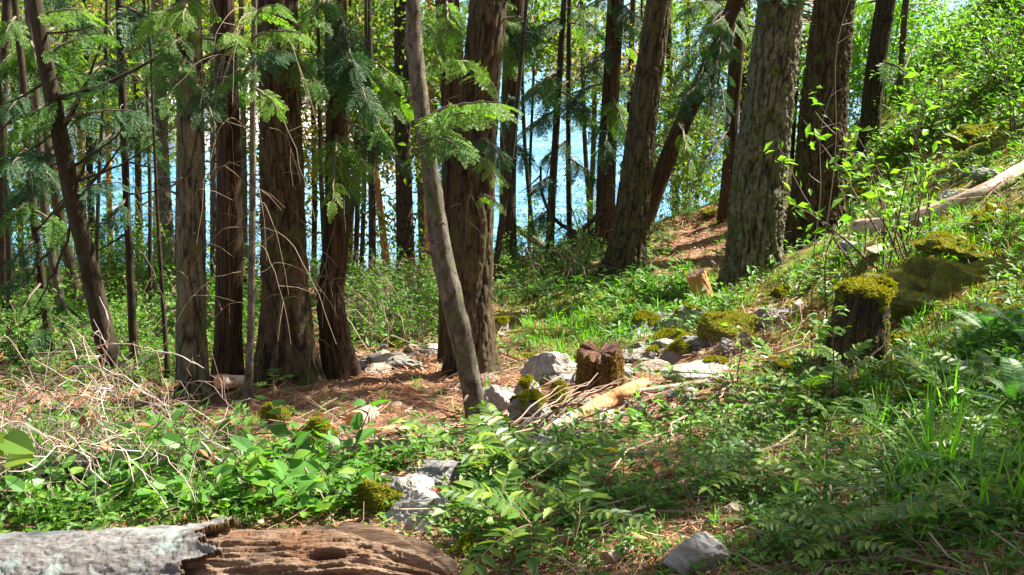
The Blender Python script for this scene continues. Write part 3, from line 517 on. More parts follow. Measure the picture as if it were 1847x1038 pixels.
# bare dark limbs and thin dead arcs
BARE = [('t1',(90,140),(0,190),-.1,.016),('t1',(110,230),(10,290),-.1,.014),('t1',(75,60),(230,20),-.2,.013),('t3',(50,300),(150,200),-.2,.013),('t3',(70,470),(150,380),-.2,.014),('t3',(80,560),(0,600),-.1,.013),('t2',(224,350),(320,330),-.1,.012),('t2',(230,420),(120,470),-.2,.012),('t5',(105,380),(190,300),-.3,.02),('t3',(35,200),(-20,250),-.1,.014),('t4',(80,300),(180,250),-.3,.014),('t4',(70,250),(10,330),-.2,.013),('t1',(100,178),(318,78),0,.030),('t1',(112,235),(200,20),-.1,.022),('t1',(128,340),(175,250),-.1,.02),('t1',(140,370),(60,560),.2,.018),('t1',(146,345),(235,235),-.2,.02),('t1',(122,305),(235,215),-.2,.018),('t1',(130,330),(320,225),-.2,.016),
 ('t3',(65,340),(0,385),0,.02),('t3',(60,420),(135,320),-.2,.016),('t3',(70,480),(0,540),0,.016),('t6',(365,110),(395,92),0,.03),('t3',(40,255),(75,190),-.2,.018),('t4',(85,400),(135,330),-.3,.018),('t2',(225,290),(318,300),-.2,.012),('t2',(222,250),(318,225),-.2,.012)]
for q, (tk, a, e, dy, r) in enumerate(BARE):
    Y0 = T[tk]['path'][:, 1].mean(); add_branch(tk, at(*e, Y0+dy), nf=0, r0=r, p0=at(*a, Y0), seed=q, sag=-.06, barem='dark', bname='bare_branch')
for tk, xr, yr, n in (('t8', (250, 640), (30, 640), 34), ('t9', (440, 640), (150, 640), 22), ('t10', (500, 700), (250, 620), 14), ('t7', (360, 470), (200, 600), 12), ('t6', (280, 400), (150, 520), 9), ('t12', (760, 940), (230, 420), 8), ('t16', (1020, 1180), (60, 420), 12), ('t14', (940, 1060), (150, 430), 14), ('t15', (980, 1085), (150, 430), 14), ('t2', (170, 300), (40, 520), 12), ('t18', (1180, 1330), (100, 330), 8)):
    t = T[tk]; mbw = MB(); Y0 = t['path'][:, 1].mean()
    for q in range(int(n*.62)):
        e = at(U(*xr), U(*yr), Y0+U(-.9, .1)); s0 = wpt(t, e[2]+U(.0, .45)); L = np.linalg.norm(e-s0); tt = np.linspace(0, 1, 12)[:, None]
        P = s0*(1-tt)+e*tt; P[:, 2] += (U(.12, .30)*L*4*tt*(1-tt))[:, 0]; P[:, 2] -= (U(.2, .5)*L*tt**3)[:, 0]; P += rng.normal(0, .006, P.shape)
        mbw.add(*tube(P, np.linspace(.0032, .0013, 12)*(Y0/8), 4, False))
        for _ in range(2):
            i0 = rng.integers(4, 10); d = rng.normal(0, 1, 3)*[1, .5, .7]; d[2] -= .4; d /= np.linalg.norm(d); mbw.add(*tube([P[i0], P[i0]+d*L*.15, P[i0]+d*L*.3+[0, 0, -.04]], [.003, .0025, .0015], 3, False))
    put('dead_twigs', mbw, M['arc'], t['root'], True, t['base'])

# ------------------------------------------------------------------ canopy: unseen foliage clumps added towards the sun to cast the wanted shade
def clump(seed, n=46):
    r = np.random.default_rng(seed); mb = MB(); X = r.normal(0, .42, (n, 3))*[1, 1, .6]; D = r.normal(0, 1, (n, 3)); D[:, 2] -= .3
    qd = (np.array([(0, 0, 0), (.5, -.22, .03), (1, 0, -.06), (.5, .22, .03)])-[.5, 0, 0], np.array([(0, 1, 2, 3)]), np.zeros((0, 3), int))
    mb.inst(qd, mat4(rotm(D, r.normal(0, 1, (n, 3))), r.uniform(.26, .5, n), X)); return mb.data()
CL = [clump(s) for s in range(4)]
off = [('fir_tree', (8.2, 9.5), 'unseen fir up the slope beyond the right edge, added to carry shading foliage'), ('fir_tree', (5.2, 3.2), 'unseen fir close beside the camera on the right, added to carry shading foliage'), ('fir_tree', (13.5, 18), 'unseen fir farther up the slope beyond the right edge, added to carry shading foliage')]  # out-of-view firs, added on the sun's side to hold shading clumps
for q, (nm, (x, y), lb) in enumerate(off):
    z = float(H(x, y)); P = np.array([(x, y, z-.2), (x+.05, y, z+3), (x+.1, y, z+6)]); pb = path(P, 60); R_ = np.linspace(.26, .2, 60); o_, tn = bark_off(pb, R_, 48, 'fir', .08, q)
    mb = MB(); V, Q, T_ = tube(pb, R_, 48, False, o_); mb.add(V, Q, a=tn.ravel()+1e-4); C = np.array([(x+.1, y, z+6), (x+.2, y, z+16)]); mb.add(*tube(path(C, 6), np.linspace(.2, .04, 6), 10))
    root = empty(nm, pb[0]); put('trunk', mb, M['fir'], root, True, pb[0]); tag(root, lb, 'tree', FG); T['off%d' % q] = dict(root=root, base=pb[0], path=pb, rad=R_, top=C, foliage_clumps=[])
CK = [k for k in T if T[k]['top'][-1][2] > 6.5 or k.startswith('off')]; CXY = np.array([T[k]['top'].mean(0)[:2] for k in CK]); CR = {k: ([], [], []) for k in CK}
def shade(Pt, prob, size, zlo=.9, zhi=7.5):
    n = len(Pt); t = (U(zlo, zhi, n)-Pt[:, 2])/SD[2]; X = Pt+SD*t[:, None]; px, py = pix(X); inside = (X[:, 1] > .3) & (px > -60) & (px < PW+60) & (py > -size*1300/np.maximum(X[:, 1], .5)) ; near = np.linalg.norm(X, axis=1) < 1.0
    ok = (U(0, 1, n) < prob) & ~inside & ~near
    for x, s in zip(X[ok], size[ok]):
        k = CK[int(np.argmin(((CXY-x[:2])**2).sum(1)))]; CR[k][0].append(x); CR[k][1].append(s); CR[k][2].append(rng.integers(0, 4))
n = 5200; tx = U(-250, PW+150, n); ty = PH*(1.08-.98*U(0, 1, n)**.9); Ph = hit(tx, ty); ok = Ph[:, 1] < 32; tx, ty, Ph = tx[ok], ty[ok], Ph[ok]
shade(Ph, np.clip(1.9*(.62-sunmap(tx, ty)), 0, 1), .020*Ph[:, 1]+.09)
for k in list(T):                                # stems: mostly shaded, with sun flecks
    if k not in ('t1','t6','t7','t9','t12b','t5','t2'): continue
    P = T[k]['path']; P = P[P[:, 2] < .3][::5]; P = P[U(0, 1, len(P)) < .5]
    if len(P): shade(P+rng.normal(0, .06, P.shape), np.full(len(P), .5), np.full(len(P), .17+.008*P[0, 1]), .8, 6)
for k in CK:
    X, S, I = CR[k]
    if not X: continue
    X = np.array(X); S = np.array(S); I = np.array(I); mb = MB()
    for v in range(4):
        m_ = I == v
        if m_.any(): mb.inst(CL[v], mat4(rotm(rng.normal(0, 1, (m_.sum(), 3)), rng.normal(0, 1, (m_.sum(), 3))), S[m_]*1.25, X[m_]))
    put('foliage_clumps', mb, M['spray'], T[k]['root'], False, T[k]['base'])  # clumps laid along sun rays for shade, hung on the nearest tree

# ------------------------------------------------------------------ background foliage
BGK = [k for k in T if k[0] == 'b'] + ['t23', 't24', 't5', 't21']
BXY = np.array([T[k]['base'][:2] for k in BGK])
# photo ellipses: cx, cy, rx, ry, clumps, depth range, material, leaf size
BL = [(160,60,260,110,105,(19,27),'far_leaf'),(120,60,200,90,60,(24,30),'far_yellow'),(60,230,110,120,34,(18,24),'far_leaf'),(290,60,120,130,50,(18,25),'far_leaf'),(260,230,120,70,30,(20,26),'far_leaf'),
 (640,70,140,110,130,(18,26),'far_leaf'),(700,160,90,120,60,(19,24),'far_leaf'),(640,240,110,100,50,(20,26),'far_yellow'),(440,120,60,190,45,(19,25),'far_leaf'),(440,400,40,140,22,(19,25),'far_leaf'),
 (780,160,60,160,60,(18,24),'far_leaf'),(960,40,90,70,60,(19,25),'far_leaf'),(1060,100,90,70,22,(20,27),'far_yellow'),(1070,150,80,60,16,(22,26),'far_leaf'),(1240,50,80,60,24,(22,28),'far_leaf'),(1240,260,70,90,60,(20.5,25),'far_leaf'),
 (1335,130,40,140,24,(22,27),'far_leaf'),(1440,150,40,170,60,(25,28),'shrub'),(1560,90,80,110,90,(23,27),'shrub'),(1650,60,100,80,50,(23,27),'shrub'),(1230,180,60,90,30,(20,25),'far_leaf'),(30,380,60,120,30,(18,24),'far_leaf'),(700,430,60,60,16,(19,22),'far_leaf'),(560,250,50,200,22,(20,25),'far_leaf')]
CB = {}
def leafclump(seed, n=80):
    r = np.random.default_rng(seed); mb = MB(); X = r.normal(0, .36, (n, 3))*[1, 1, .55]; D = r.normal(0, 1, (n, 3)); D[:, 2] -= .2
    mb.inst(LEAFT, mat4(rotm(D, r.normal(0, .6, (n, 3))+[0, 0, 1]), r.uniform(.08, .15, n), X)); return mb.data()
LC = [leafclump(s) for s in range(5)]
for cx, cy, rx, ry, n, (y0, y1), mt in BL:
    n = int(n*.85); a = U(0, 2*pi, n); r = np.sqrt(U(0, 1, n)); X = at(cx+rx*r*np.cos(a), cy+ry*r*np.sin(a), U(y0, y1, n)); X = X[X[:, 2] > H(X[:, 0], X[:, 1])+.3]
    for x in X:
        q = int(np.argmin(((BXY-x[:2])**2).sum(1))); CB.setdefault((BGK[q], mt), []).append(x)
for (k, mt), X in CB.items():
    X = np.array(X); mb = MB(); I = rng.integers(0, 5, len(X)); tw = MB()
    for v in range(5):
        m_ = I == v
        if m_.any(): mb.inst(LC[v], mat4(rotm(rng.normal(0, 1, (m_.sum(), 3))*[1, 1, .3], np.tile([0, 0, 1.], (m_.sum(), 1))), U(.7, 1.3, m_.sum()), X[m_]))
    for x in X[::2]:
        s0 = wpt(T[k], x[2]+U(-.5, 1.2)); md = (s0+x)/2+[0, 0, U(.0, .4)]; tw.add(*tube(path([s0, md, x], 6), np.linspace(.02, .006, 6), 4, False))
    put('foliage_clumps', mb, M[mt], T[k]['root'], False, T[k]['base']); put('branches', tw, M['browntwig'], T[k]['root'], True, T[k]['base'])
# far shore wood on top of the bluff
fm = MB(); n = 5200; ux = U(0, 1, n)**1.0; X = np.stack([-150+ux*128, 0*ux, 0*ux], -1); X[:, 1] = 142+U(0, 45, n); i1 = np.clip(((X[:, 0]+150)/130*119).astype(int), 0, 119); i2 = np.clip(((X[:, 1]-132)/60*49).astype(int), 0, 49); X[:, 2] = bz[i2, i1]+U(0, 9, n)*U(.3, 1, n)
fm.inst(clump(9, 30), mat4(rotm(rng.normal(0, 1, (n, 3)), rng.normal(0, 1, (n, 3))), U(1.6, 3.2, n), X)); o = put('far_wood', fm, M['far_yellow']); tag(o, 'yellow green wood on top of the far bluff', 'wood', kind='stuff')
# ------------------------------------------------------------------ rocks, stumps and logs
def rock_mesh(seed, sx, sy, sz, nu=44, nv=28, cuts=14, rough=.05):
    r = np.random.default_rng(seed); u = np.linspace(0, 2*pi, nu, endpoint=False); v = np.linspace(.03, pi-.03, nv); UU, VV = np.meshgrid(u, v)
    D = np.stack([np.sin(VV)*np.cos(UU), np.sin(VV)*np.sin(UU), np.cos(VV)], -1); Nn = r.normal(size=(cuts, 3)); Nn /= np.linalg.norm(Nn, axis=1)[:, None]; dd = r.uniform(.5, .95, cuts)
    dot = np.maximum(D@Nn.T, 1e-3); R = np.minimum((dd/dot).min(-1), 1.25); R = R*(1+rough*fbm(D*3.5+seed, 5)*1.6)
    V = (D*R[..., None]*[sx, sy, sz]).reshape(-1, 3); i = np.arange(nv-1)[:, None]*nu; j = np.arange(nu)[None]; k = (j+1) % nu
    Q = np.stack([i+j, i+nu+j, i+nu+k, i+k], -1).reshape(-1, 4); V = np.vstack([V, V[:nu].mean(0), V[-nu:].mean(0)]); n = nv*nu; jj = np.arange(nu); kk = (jj+1) % nu
    T_ = np.vstack([np.stack([jj, kk, np.full(nu, n)], -1), np.stack([(nv-1)*nu+kk, (nv-1)*nu+jj, np.full(nu, n+1)], -1)]); return V, Q, T_
def moss_fuzz(V, F, n, size, up=True, zmin=None):
    """short strands standing on a surface"""
    tri = V[F[:, :3]]; nn = np.cross(tri[:, 1]-tri[:, 0], tri[:, 2]-tri[:, 0]); ar = np.linalg.norm(nn, axis=1); nn = nn/(ar[:, None]+1e-12)
    c0 = V.mean(0); fl = ((tri.mean(1)-c0)*nn).sum(1) < 0; nn[fl] *= -1
    w = ar*np.clip(nn[:, 2]+.35 if up else 1, 0, 1); w = w/w.sum(); i = rng.choice(len(F), n, p=w); b_ = rng.dirichlet((1, 1, 1), n)
    X = (tri[i]*b_[..., None]).sum(1); D = nn[i]*.9+rng.normal(0, .45, (n, 3)); pr = (np.array([(0, -.18, 0), (1, 0, -.2), (0, .18, 0), (.5, .25, .1)]), np.zeros((0, 4), int), np.array([(0, 1, 3), (0, 3, 2)]))
    mb = MB(); mb.inst(pr, mat4(rotm(D, rng.normal(0, 1, (n, 3))), size*U(.5, 1.4, n), X)); return mb
# x, y of the middle, width, height in photo px, material, label, moss (0..1), tilt
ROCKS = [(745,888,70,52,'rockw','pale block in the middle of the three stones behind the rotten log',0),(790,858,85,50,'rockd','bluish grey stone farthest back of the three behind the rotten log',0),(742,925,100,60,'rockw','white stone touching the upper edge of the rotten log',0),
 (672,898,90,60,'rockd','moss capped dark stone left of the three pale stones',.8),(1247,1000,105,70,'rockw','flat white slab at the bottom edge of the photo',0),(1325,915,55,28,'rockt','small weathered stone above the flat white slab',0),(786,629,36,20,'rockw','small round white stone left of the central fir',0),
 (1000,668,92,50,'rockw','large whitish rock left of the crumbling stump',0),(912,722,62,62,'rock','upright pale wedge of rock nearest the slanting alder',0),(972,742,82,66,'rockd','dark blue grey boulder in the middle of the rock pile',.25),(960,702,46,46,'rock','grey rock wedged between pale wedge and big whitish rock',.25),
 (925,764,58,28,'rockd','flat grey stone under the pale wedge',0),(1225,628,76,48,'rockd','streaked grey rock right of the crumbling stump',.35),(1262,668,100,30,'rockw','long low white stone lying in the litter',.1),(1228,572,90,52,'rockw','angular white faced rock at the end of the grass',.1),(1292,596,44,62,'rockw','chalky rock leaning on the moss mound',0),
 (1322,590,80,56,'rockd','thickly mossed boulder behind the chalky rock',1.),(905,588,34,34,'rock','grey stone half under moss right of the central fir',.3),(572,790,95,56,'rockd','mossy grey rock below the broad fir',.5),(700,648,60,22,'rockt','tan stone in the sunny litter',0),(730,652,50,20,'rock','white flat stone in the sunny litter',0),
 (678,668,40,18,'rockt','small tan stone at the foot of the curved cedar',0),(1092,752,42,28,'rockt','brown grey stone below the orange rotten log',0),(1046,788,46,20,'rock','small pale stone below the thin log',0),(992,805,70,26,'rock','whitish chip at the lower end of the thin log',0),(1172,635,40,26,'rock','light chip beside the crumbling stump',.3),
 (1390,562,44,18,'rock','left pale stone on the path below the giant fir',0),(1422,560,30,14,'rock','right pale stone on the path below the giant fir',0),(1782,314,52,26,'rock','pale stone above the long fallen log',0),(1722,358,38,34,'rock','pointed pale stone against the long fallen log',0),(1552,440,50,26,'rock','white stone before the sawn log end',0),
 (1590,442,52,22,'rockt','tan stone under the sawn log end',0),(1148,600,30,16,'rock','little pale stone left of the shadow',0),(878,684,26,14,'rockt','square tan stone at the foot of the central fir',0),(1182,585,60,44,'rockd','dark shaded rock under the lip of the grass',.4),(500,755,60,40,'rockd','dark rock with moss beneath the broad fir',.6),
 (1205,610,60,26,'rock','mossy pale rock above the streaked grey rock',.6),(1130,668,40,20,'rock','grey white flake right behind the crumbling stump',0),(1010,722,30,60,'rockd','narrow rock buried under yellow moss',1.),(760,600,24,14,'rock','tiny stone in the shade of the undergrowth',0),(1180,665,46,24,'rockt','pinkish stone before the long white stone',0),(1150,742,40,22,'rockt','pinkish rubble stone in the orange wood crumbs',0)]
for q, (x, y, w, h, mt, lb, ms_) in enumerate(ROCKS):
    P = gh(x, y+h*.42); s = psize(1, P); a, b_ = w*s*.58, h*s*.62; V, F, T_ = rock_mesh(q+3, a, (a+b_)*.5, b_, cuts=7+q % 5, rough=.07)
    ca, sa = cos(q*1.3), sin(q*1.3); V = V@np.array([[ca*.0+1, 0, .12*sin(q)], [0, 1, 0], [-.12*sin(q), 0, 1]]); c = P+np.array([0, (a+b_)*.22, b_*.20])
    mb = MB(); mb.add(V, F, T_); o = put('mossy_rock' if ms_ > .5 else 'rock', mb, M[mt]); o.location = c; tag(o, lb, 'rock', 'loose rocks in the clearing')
    if ms_ > 0:
        z0 = np.quantile(V[:, 2], 1-.75*ms_); k = noise(V*9/max(a, .1)*.3+q)*b_*.6+V[:, 2] > z0; Vm = V*1.05+[0, 0, b_*.05]; Fm = F[k[F].all(1)]
        if len(Fm):
            mb = MB(); mb.add(Vm, Fm); mf = moss_fuzz(Vm, Fm, int(1500+5200*ms_), .006+.0009*P[1]); vv, qq, tt = mf.data(); mb.add(vv, None, tt, 1); put('moss', mb, [M['moss'], M['mossb']], o)
# moss cushions: x, y, w, h
MOSS = [(1460,652,90,36,'bright yellow moss cushion left of the mossy stump'),(1020,735,60,56,'vivid yellow moss patch spilling beside the crumbling stump'),(1770,440,180,60,'sunlit yellow moss bank beneath the long log'),(1820,380,120,50,'moss bank at the right edge under the long log'),(1790,235,110,50,'yellow green moss on the upper slope'),(1530,755,120,46,'olive moss cushion in the lower right undergrowth'),
 (1620,655,130,70,'yellow moss at the foot of the mossy stump'),(1705,545,260,150,'broad moss mound joined to the mossy stump'),(1640,600,130,90,'mossy shoulder between the tall dark stump and the broad mound'),(1430,520,60,26,'moss beside the foot of the giant fir'),(880,905,70,26,'moss tuft at the end of the rotten log'),(850,985,90,40,'moss under the front leaves by the log end'),(1110,820,70,30,'moss hump among the centre leaves'),(1170,540,80,22,'mossy hump in the grass'),
 (1060,930,90,30,'flat moss in the front shade'),(1480,700,80,26,'flat yellow moss below the thin stems'),(700,610,60,24,'moss behind the sunny litter'),(950,640,60,20,'moss strip right of the central fir'),(1560,340,60,30,'moss on the slope behind the brown giant'),(1290,380,50,20,'small moss hump by the red cedar'),(1720,700,200,50,'moss bed under the ferns'),(1235,470,40,14,'thin moss over the needle bank')]
for q, (x, y, w, h, lb) in enumerate(MOSS):
    P = gh(x, y+h*.3); s = psize(1, P); V, F, T_ = rock_mesh(q+90, w*s*.52, w*s*.40, h*s*.48, 40, 24, 9, .22); mb = MB(); c = P+np.array([0, w*s*.15, -h*s*.22])
    if 'broad moss mound' in lb:
        V, F, T_ = rock_mesh(301, .82, .5, .30, 80, 44, 9, .2); c = at(1770, 592, 6.5); P = c
    mb.add(V, F, T_)
    keep = V[:, 2] > -.1*h*s; Fm = F[keep[F].all(1)]; vv, qq, tt = moss_fuzz(V, Fm, int(min(16000, 2500+w*h*1.0)), .007+.0009*P[1]).data(); mb.add(vv, None, tt, 1)
    o = put('moss_cushion', mb, [M['moss'], M['mossb']]); o.location = c; tag(o, lb, 'moss', 'moss cushions on the forest floor')

def stump(name, x, y, wb_, wt_, h, Y, label, matn, seed, jag=.1, lean=0, parts=()):
    P = at(x, y, Y); g = float(H(P[0], P[1])); s = psize(1, P); hh = h*s; base = np.array([P[0], P[1], min(P[2], g)-.08]); top = base+[lean*hh, 0, hh+.1]
    n = 60; pts = path([base, (base+top)/2, top], n); R = np.linspace(wb_*s/2, wt_*s/2, n); off, tone = bark_off(pts, R, 80, 'fir', .09, seed); th = np.arange(80)*2*pi/80
    off += .22*np.exp(-np.arange(n)/14)[:, None]*(.5+.5*np.cos(th*4+seed))[None]; V, Q, T_ = tube(pts, R, 80, False, off); mb = MB()
    Vr = V.reshape(n, 80, 3); jz = jag*hh*fbm(np.stack([np.cos(th)*2.2, np.sin(th)*2.2, th*0+seed], -1), 4); Vr[:, :, 2] += jz[None]*(np.linspace(0, 1, n)**3)[:, None]
    mb.add(Vr.reshape(-1, 3), Q, a=tone.ravel()+1e-4); root = empty(name, base); put('trunk', mb, M[matn], root, True, base)
    k = 14; rad = np.linspace(1, .02, k); ring = Vr[-1]; c = ring.mean(0); W = c+(ring-c)[None]*rad[:, None, None]*.985; W[:, :, 2] += .03*hh*fbm(W*25, 4)-.02*hh*(1-rad)[:, None]+.002
    i = np.arange(k-1)[:, None]*80; j = np.arange(80)[None]; kk = (j+1) % 80; mb = MB(); mb.add(W.reshape(-1, 3), np.stack([i+j, i+kk, i+80+kk, i+80+j], -1).reshape(-1, 4)); put('top', mb, M['litter_top'], root, True, base)
    tag(root, label, 'stump'); return root, base, top, Vr, Q, s
m, nt, b = mat('rotting_top'); v = mapping(nt, (1, 1, 1)); nt.links.new(ramp(nt, ntex(nt, 30, 8, .8, v, .4).outputs[0], [(.3, (.04, .018, .01)), (.5, (.12, .055, .028)), (.7, (.28, .16, .09))]), b.inputs['Base Color']); b.inputs['Roughness'].default_value = .95
bump(nt, b, ntex(nt, 60, 6, .8, v).outputs[0], 1, .03); M['litter_top'] = m
M['rustmoss'] = leafmat('rusty_moss', [(.12, .06, .02), (.24, .13, .03), (.22, .18, .03), (.14, .12, .02)], .8, .3, (1.3, 1.2, .5), .1)
M['rotbark'] = barkmat('rotting_bark', (.07, .04, .02), (.13, .075, .03), (.03, .016, .01), (.15, .13, .03), .52, (8, 8, 4))
r1, b1, t1_, V1, Q1, s1 = stump('stump', 1081, 722, 92, 80, 88, 7.35, 'short crumbling brown stump with rusty moss in the rock pile', 'rotbark', 3, .3)
mf = moss_fuzz(V1.reshape(-1, 3), Q1, 5200, .016, False); put('moss', mf, M['rustmoss'], r1, False, b1)
lt = MB()
r2, b2, t2_, V2, Q2, s2 = stump('stump', 1540, 668, 122, 92, 158, 5.75, 'tall dark stump capped with green moss at the right', 'dark', 8, .08, .03)
# moss collar with hanging lumps on the tall stump
mb = MB(); c = t2_
for dx, dy, dz, rx_, rz_ in ((0, 0, .0, .155, .04), (.05, -.12, -.035, .062, .055), (.10, -.09, -.02, .045, .045), (-.12, -.05, -.02, .045, .06), (-.05, -.11, .0, .05, .035), (.15, .02, -.0, .06, .05)):
    V, F, T_ = rock_mesh(int(100*abs(dx)+7), rx_*.8, rx_*.75, rz_*.9, 30, 18, 3, .16); V = V+c+[dx*.8, dy*.8, dz]; mb.add(V, F, T_); kf = V[:, 2] > c[2]+dz-rz_*.7; Fm = F[kf[F].all(1)]
    vv, qq, tt = moss_fuzz(V, Fm, 2600, .013, True).data(); mb.add(vv, None, tt, 1)
put('moss_cap', mb, [M['moss'], M['mossb']], r2, False, b2)
mf = moss_fuzz(V2.reshape(-1, 3)[80*18:], Q2[:80*30]*1, 900, .012, False); put('moss', mf, M['mossb'], r2, False, b2)
r3, b3, t3_, V3, Q3, s3 = stump('cut_stub', 1279, 514, 34, 36, 50, 12.6, 'small orange sawn stub leaning left beside the giant fir', 'cut', 12, .05, -.5)
def log(name, pts, matn, label, sides=28, amp=.08, seed=0, kind='fir', endm='cut', cat='log', group='fallen logs'):
    A = []
    for x, y, w, Y in pts:
        P = at(x, y, Y) if Y else gh(x, y+w*.4); s = psize(1, P)
        if not Y: P = P+[0, 0, w*s*(.6 if 'long pale' in label else .42)]
        A.append([*P, w*s/2])
    A = np.array(A); L = np.linalg.norm(A[-1, :3]-A[0, :3]); n = int(np.clip(L/.012, 24, 220)); B = path(A, n); off, tone = bark_off(B[:, :3], B[:, 3], sides, kind, amp, seed)
    V, Q, T_ = tube(B[:, :3], B[:, 3], sides, True, off, ref=(0, .2, 1)); mb = MB(); mb.add(V, Q, a=np.concatenate([tone.ravel(), [0, 0]])+1e-4)
    root = empty(name, A[0, :3]); put('bark', mb, M[matn], root, True, A[0, :3])
    V = V[:n*sides].reshape(n, sides, 3); D0 = B[0, :3]-B[1, :3]; D0 /= np.linalg.norm(D0); D1 = -(B[-2, :3]-B[-1, :3]); D1 /= np.linalg.norm(D1); mb = MB()
    for ring, d in ((V[0], D0), (V[-1], D1)):
        c = ring.mean(0)+d*.004; W = np.vstack([ring+d*.003, c+(ring-c)*.55+d*.004, c]); j = np.arange(sides); k = (j+1) % sides
        mb.add(W, np.stack([j, k, sides+k, sides+j], -1), np.stack([sides+j, sides+k, np.full(sides, 2*sides)], -1))
    put('cut_end', mb, M[endm], root, False, A[0, :3]); tag(root, label, cat, group); return root
M['oldwood'] = barkmat('weathered_wood', (.36, .27, .20), (.52, .42, .34), (.16, .09, .05), (.24, .22, .08), .66, (3, 12, 12), .9, .005)
M['orangerot'] = barkmat('orange_rotten_wood', (.45, .22, .09), (.60, .36, .19), (.25, .10, .04), None, .6, (8, 8, 8), .95, .012)
log('fallen_log', [(1548,420,36,0),(1620,408,32,0),(1700,380,30,0),(1780,345,27,0),(1860,305,26,0),(1960,262,24,0)], 'oldwood', 'long pale fallen log with a sawn orange end on the right slope', 36, .06, 4)
log('fallen_log', [(905,812,20,0),(960,788,24,0),(1040,752,26,0)], 'oldwood', 'thin grey log running down from the orange rotten wood', 24, .05, 7)
log('rotten_log', [(1035,755,26,0),(1090,728,30,0),(1130,706,28,0),(1162,694,24,0)], 'orangerot', 'crumbling orange rotten log below the stump', 28, .16, 9, 'x')
log('log_end', [(640,762,34,0),(668,742,32,0)], 'oldwood', 'short round log end below the broad fir', 28, .05, 11)
log('wood_slab', [(655,782,14,0),(700,780,18,0),(765,776,12,0)], 'orangerot', 'flat reddish slab of wood in the litter', 16, .12, 13, 'x')
log('wood_slab', [(660,808,20,0),(720,800,22,0),(800,792,14,0)], 'oldwood', 'pale slab of wood below the reddish one', 16, .12, 14, 'x')
log('branch_log', [(845,780,16,0),(880,768,18,0),(925,758,14,0)], 'oldwood', 'pinkish branch log at the foot of the slanting alder', 16, .12, 15, 'x')
log('wood_chunk', [(1095,1005,26,0),(1135,990,24,0)], 'oldwood', 'broken grey chunk of wood at the front edge', 16, .16, 16, 'x')
log('wood_chunk', [(1140,970,28,0),(1175,990,22,0)], 'orangerot', 'reddish broken chunk of wood at the front edge', 16, .2, 17, 'x')
log('fallen_log', [(1150,708,12,0),(1290,690,14,0),(1240,680,12,0)][:2], 'oldwood', 'bleached stick log below the long white stone', 12, .1, 18, 'x')
log('fallen_log', [(925,408,12,19),(970,438,14,18.6),(1010,470,12,18.2)], 'alder', 'tan trunk lying aslant before the water', 14, .05, 19, 'x')
log('fallen_log', [(1560,770,14,0),(1600,735,16,0),(1625,700,12,0)], 'oldwood', 'weathered stick log propped in the lower right undergrowth', 12, .1, 21, 'x')
log('fallen_log', [(395,688,26,7.7),(440,690,24,7.9)], 'oldwood', 'short pale log lodged between the cedar and the grey sapling', 20, .1, 22, 'x')
# dark curved dead limbs standing at the shore edge
def limb(px, Y, w, label, m='dark'):
    A = np.array([[*at(x, y, Y), 0] for x, y in px]); s = psize(1, A[0]); B = path(A[:, :3], 26); mb = MB(); mb.add(*tube(B, np.linspace(w*s/2, w*s/5, 26), 8))
    for k in range(6):
        i0 = rng.integers(5, 24); d = rng.normal(0, 1, 3)*[1, .4, 1]; d /= np.linalg.norm(d); mb.add(*tube([B[i0], B[i0]+d*.25, B[i0]+d*.5+[0, 0, .05]], [.014, .010, .005], 4))
    o = put('dead_limb', mb, M[m], None, True, tuple(B[0])); tag(o, label, 'dead limb')
limb([(975,490),(1010,450),(1050,415),(1085,385)], 16.5, 16, 'dark dead limb rising right against the water')
limb([(1085,430),(1040,420),(1000,395),(978,350),(975,300)], 16.9, 10, 'dark dead limb curving up and left against the water')
limb([(985,480),(1020,455),(1060,425),(1100,380)], 16.2, 8, 'thin dark limb just above the lower dead limb')
# ------------------------------------------------------------------ the rotten log in front
A0 = at(-300, 1092, 2.92); A1 = at(825, 1046, 2.88); n = 620; sd_ = 230; ax = np.linspace(0, 1, n); C = A0+(A1-A0)*ax[:, None]; dr = (A1-A0)/np.linalg.norm(A1-A0); Lg = np.linalg.norm(A1-A0); R0 = .172
up = np.array([0, 0, 1.]); up = up-dr*(up@dr); up /= np.linalg.norm(up); fw = np.cross(up, dr); th = np.linspace(0, 2*pi, sd_, endpoint=False)
TH, AX = np.meshgrid(th, ax); nd = up[None, None]*np.cos(TH)[..., None]+fw[None, None]*np.sin(TH)[..., None]
q3 = np.stack([np.cos(TH)*R0*26, np.sin(TH)*R0*26, AX*Lg*3.2], -1); gr = fbm(q3, 5); pits = noise(np.stack([np.cos(TH)*2.4, np.sin(TH)*2.4, AX*Lg*3.0], -1)+4); fine = fbm(q3*np.array([4, 4, 3]), 3)
g2 = fbm(np.stack([np.cos(TH)*7, np.sin(TH)*7, AX*Lg*9], -1)+20, 4); ter = np.round(gr*4)/4+.8*np.round(g2*3.)/3; fib = fbm(np.stack([np.cos(TH)*15, np.sin(TH)*15, AX*Lg*2.2], -1)+3, 4); d = .009*ter+.004*gr+.009*np.round(fib*2.5)/2.5+.003*fib-.030*np.clip((pits-.22)*3, 0, 1)-.05*np.clip((pits-.42)*4, 0, 1)-.035*np.clip((noise(np.stack([np.cos(TH)*6, np.sin(TH)*6, AX*Lg*7], -1)+14)-.38)*6, 0, 1)+.005*fine
xa = AX*Lg; endr = (Lg-.03+.09*fbm(np.stack([np.cos(TH)*2.5, np.sin(TH)*2.5, 0*TH+2], -1), 4)); fade = np.clip((endr-xa)/.28, 0, 1)**.55
Rw = (R0-.012)*(.35+.65*fade)+d+.02*np.cos(TH-2)*(1-fade); Vw = C[:, None]+nd*Rw[..., None]; Vw[:, :, 2] -= (.05*(1-fade))
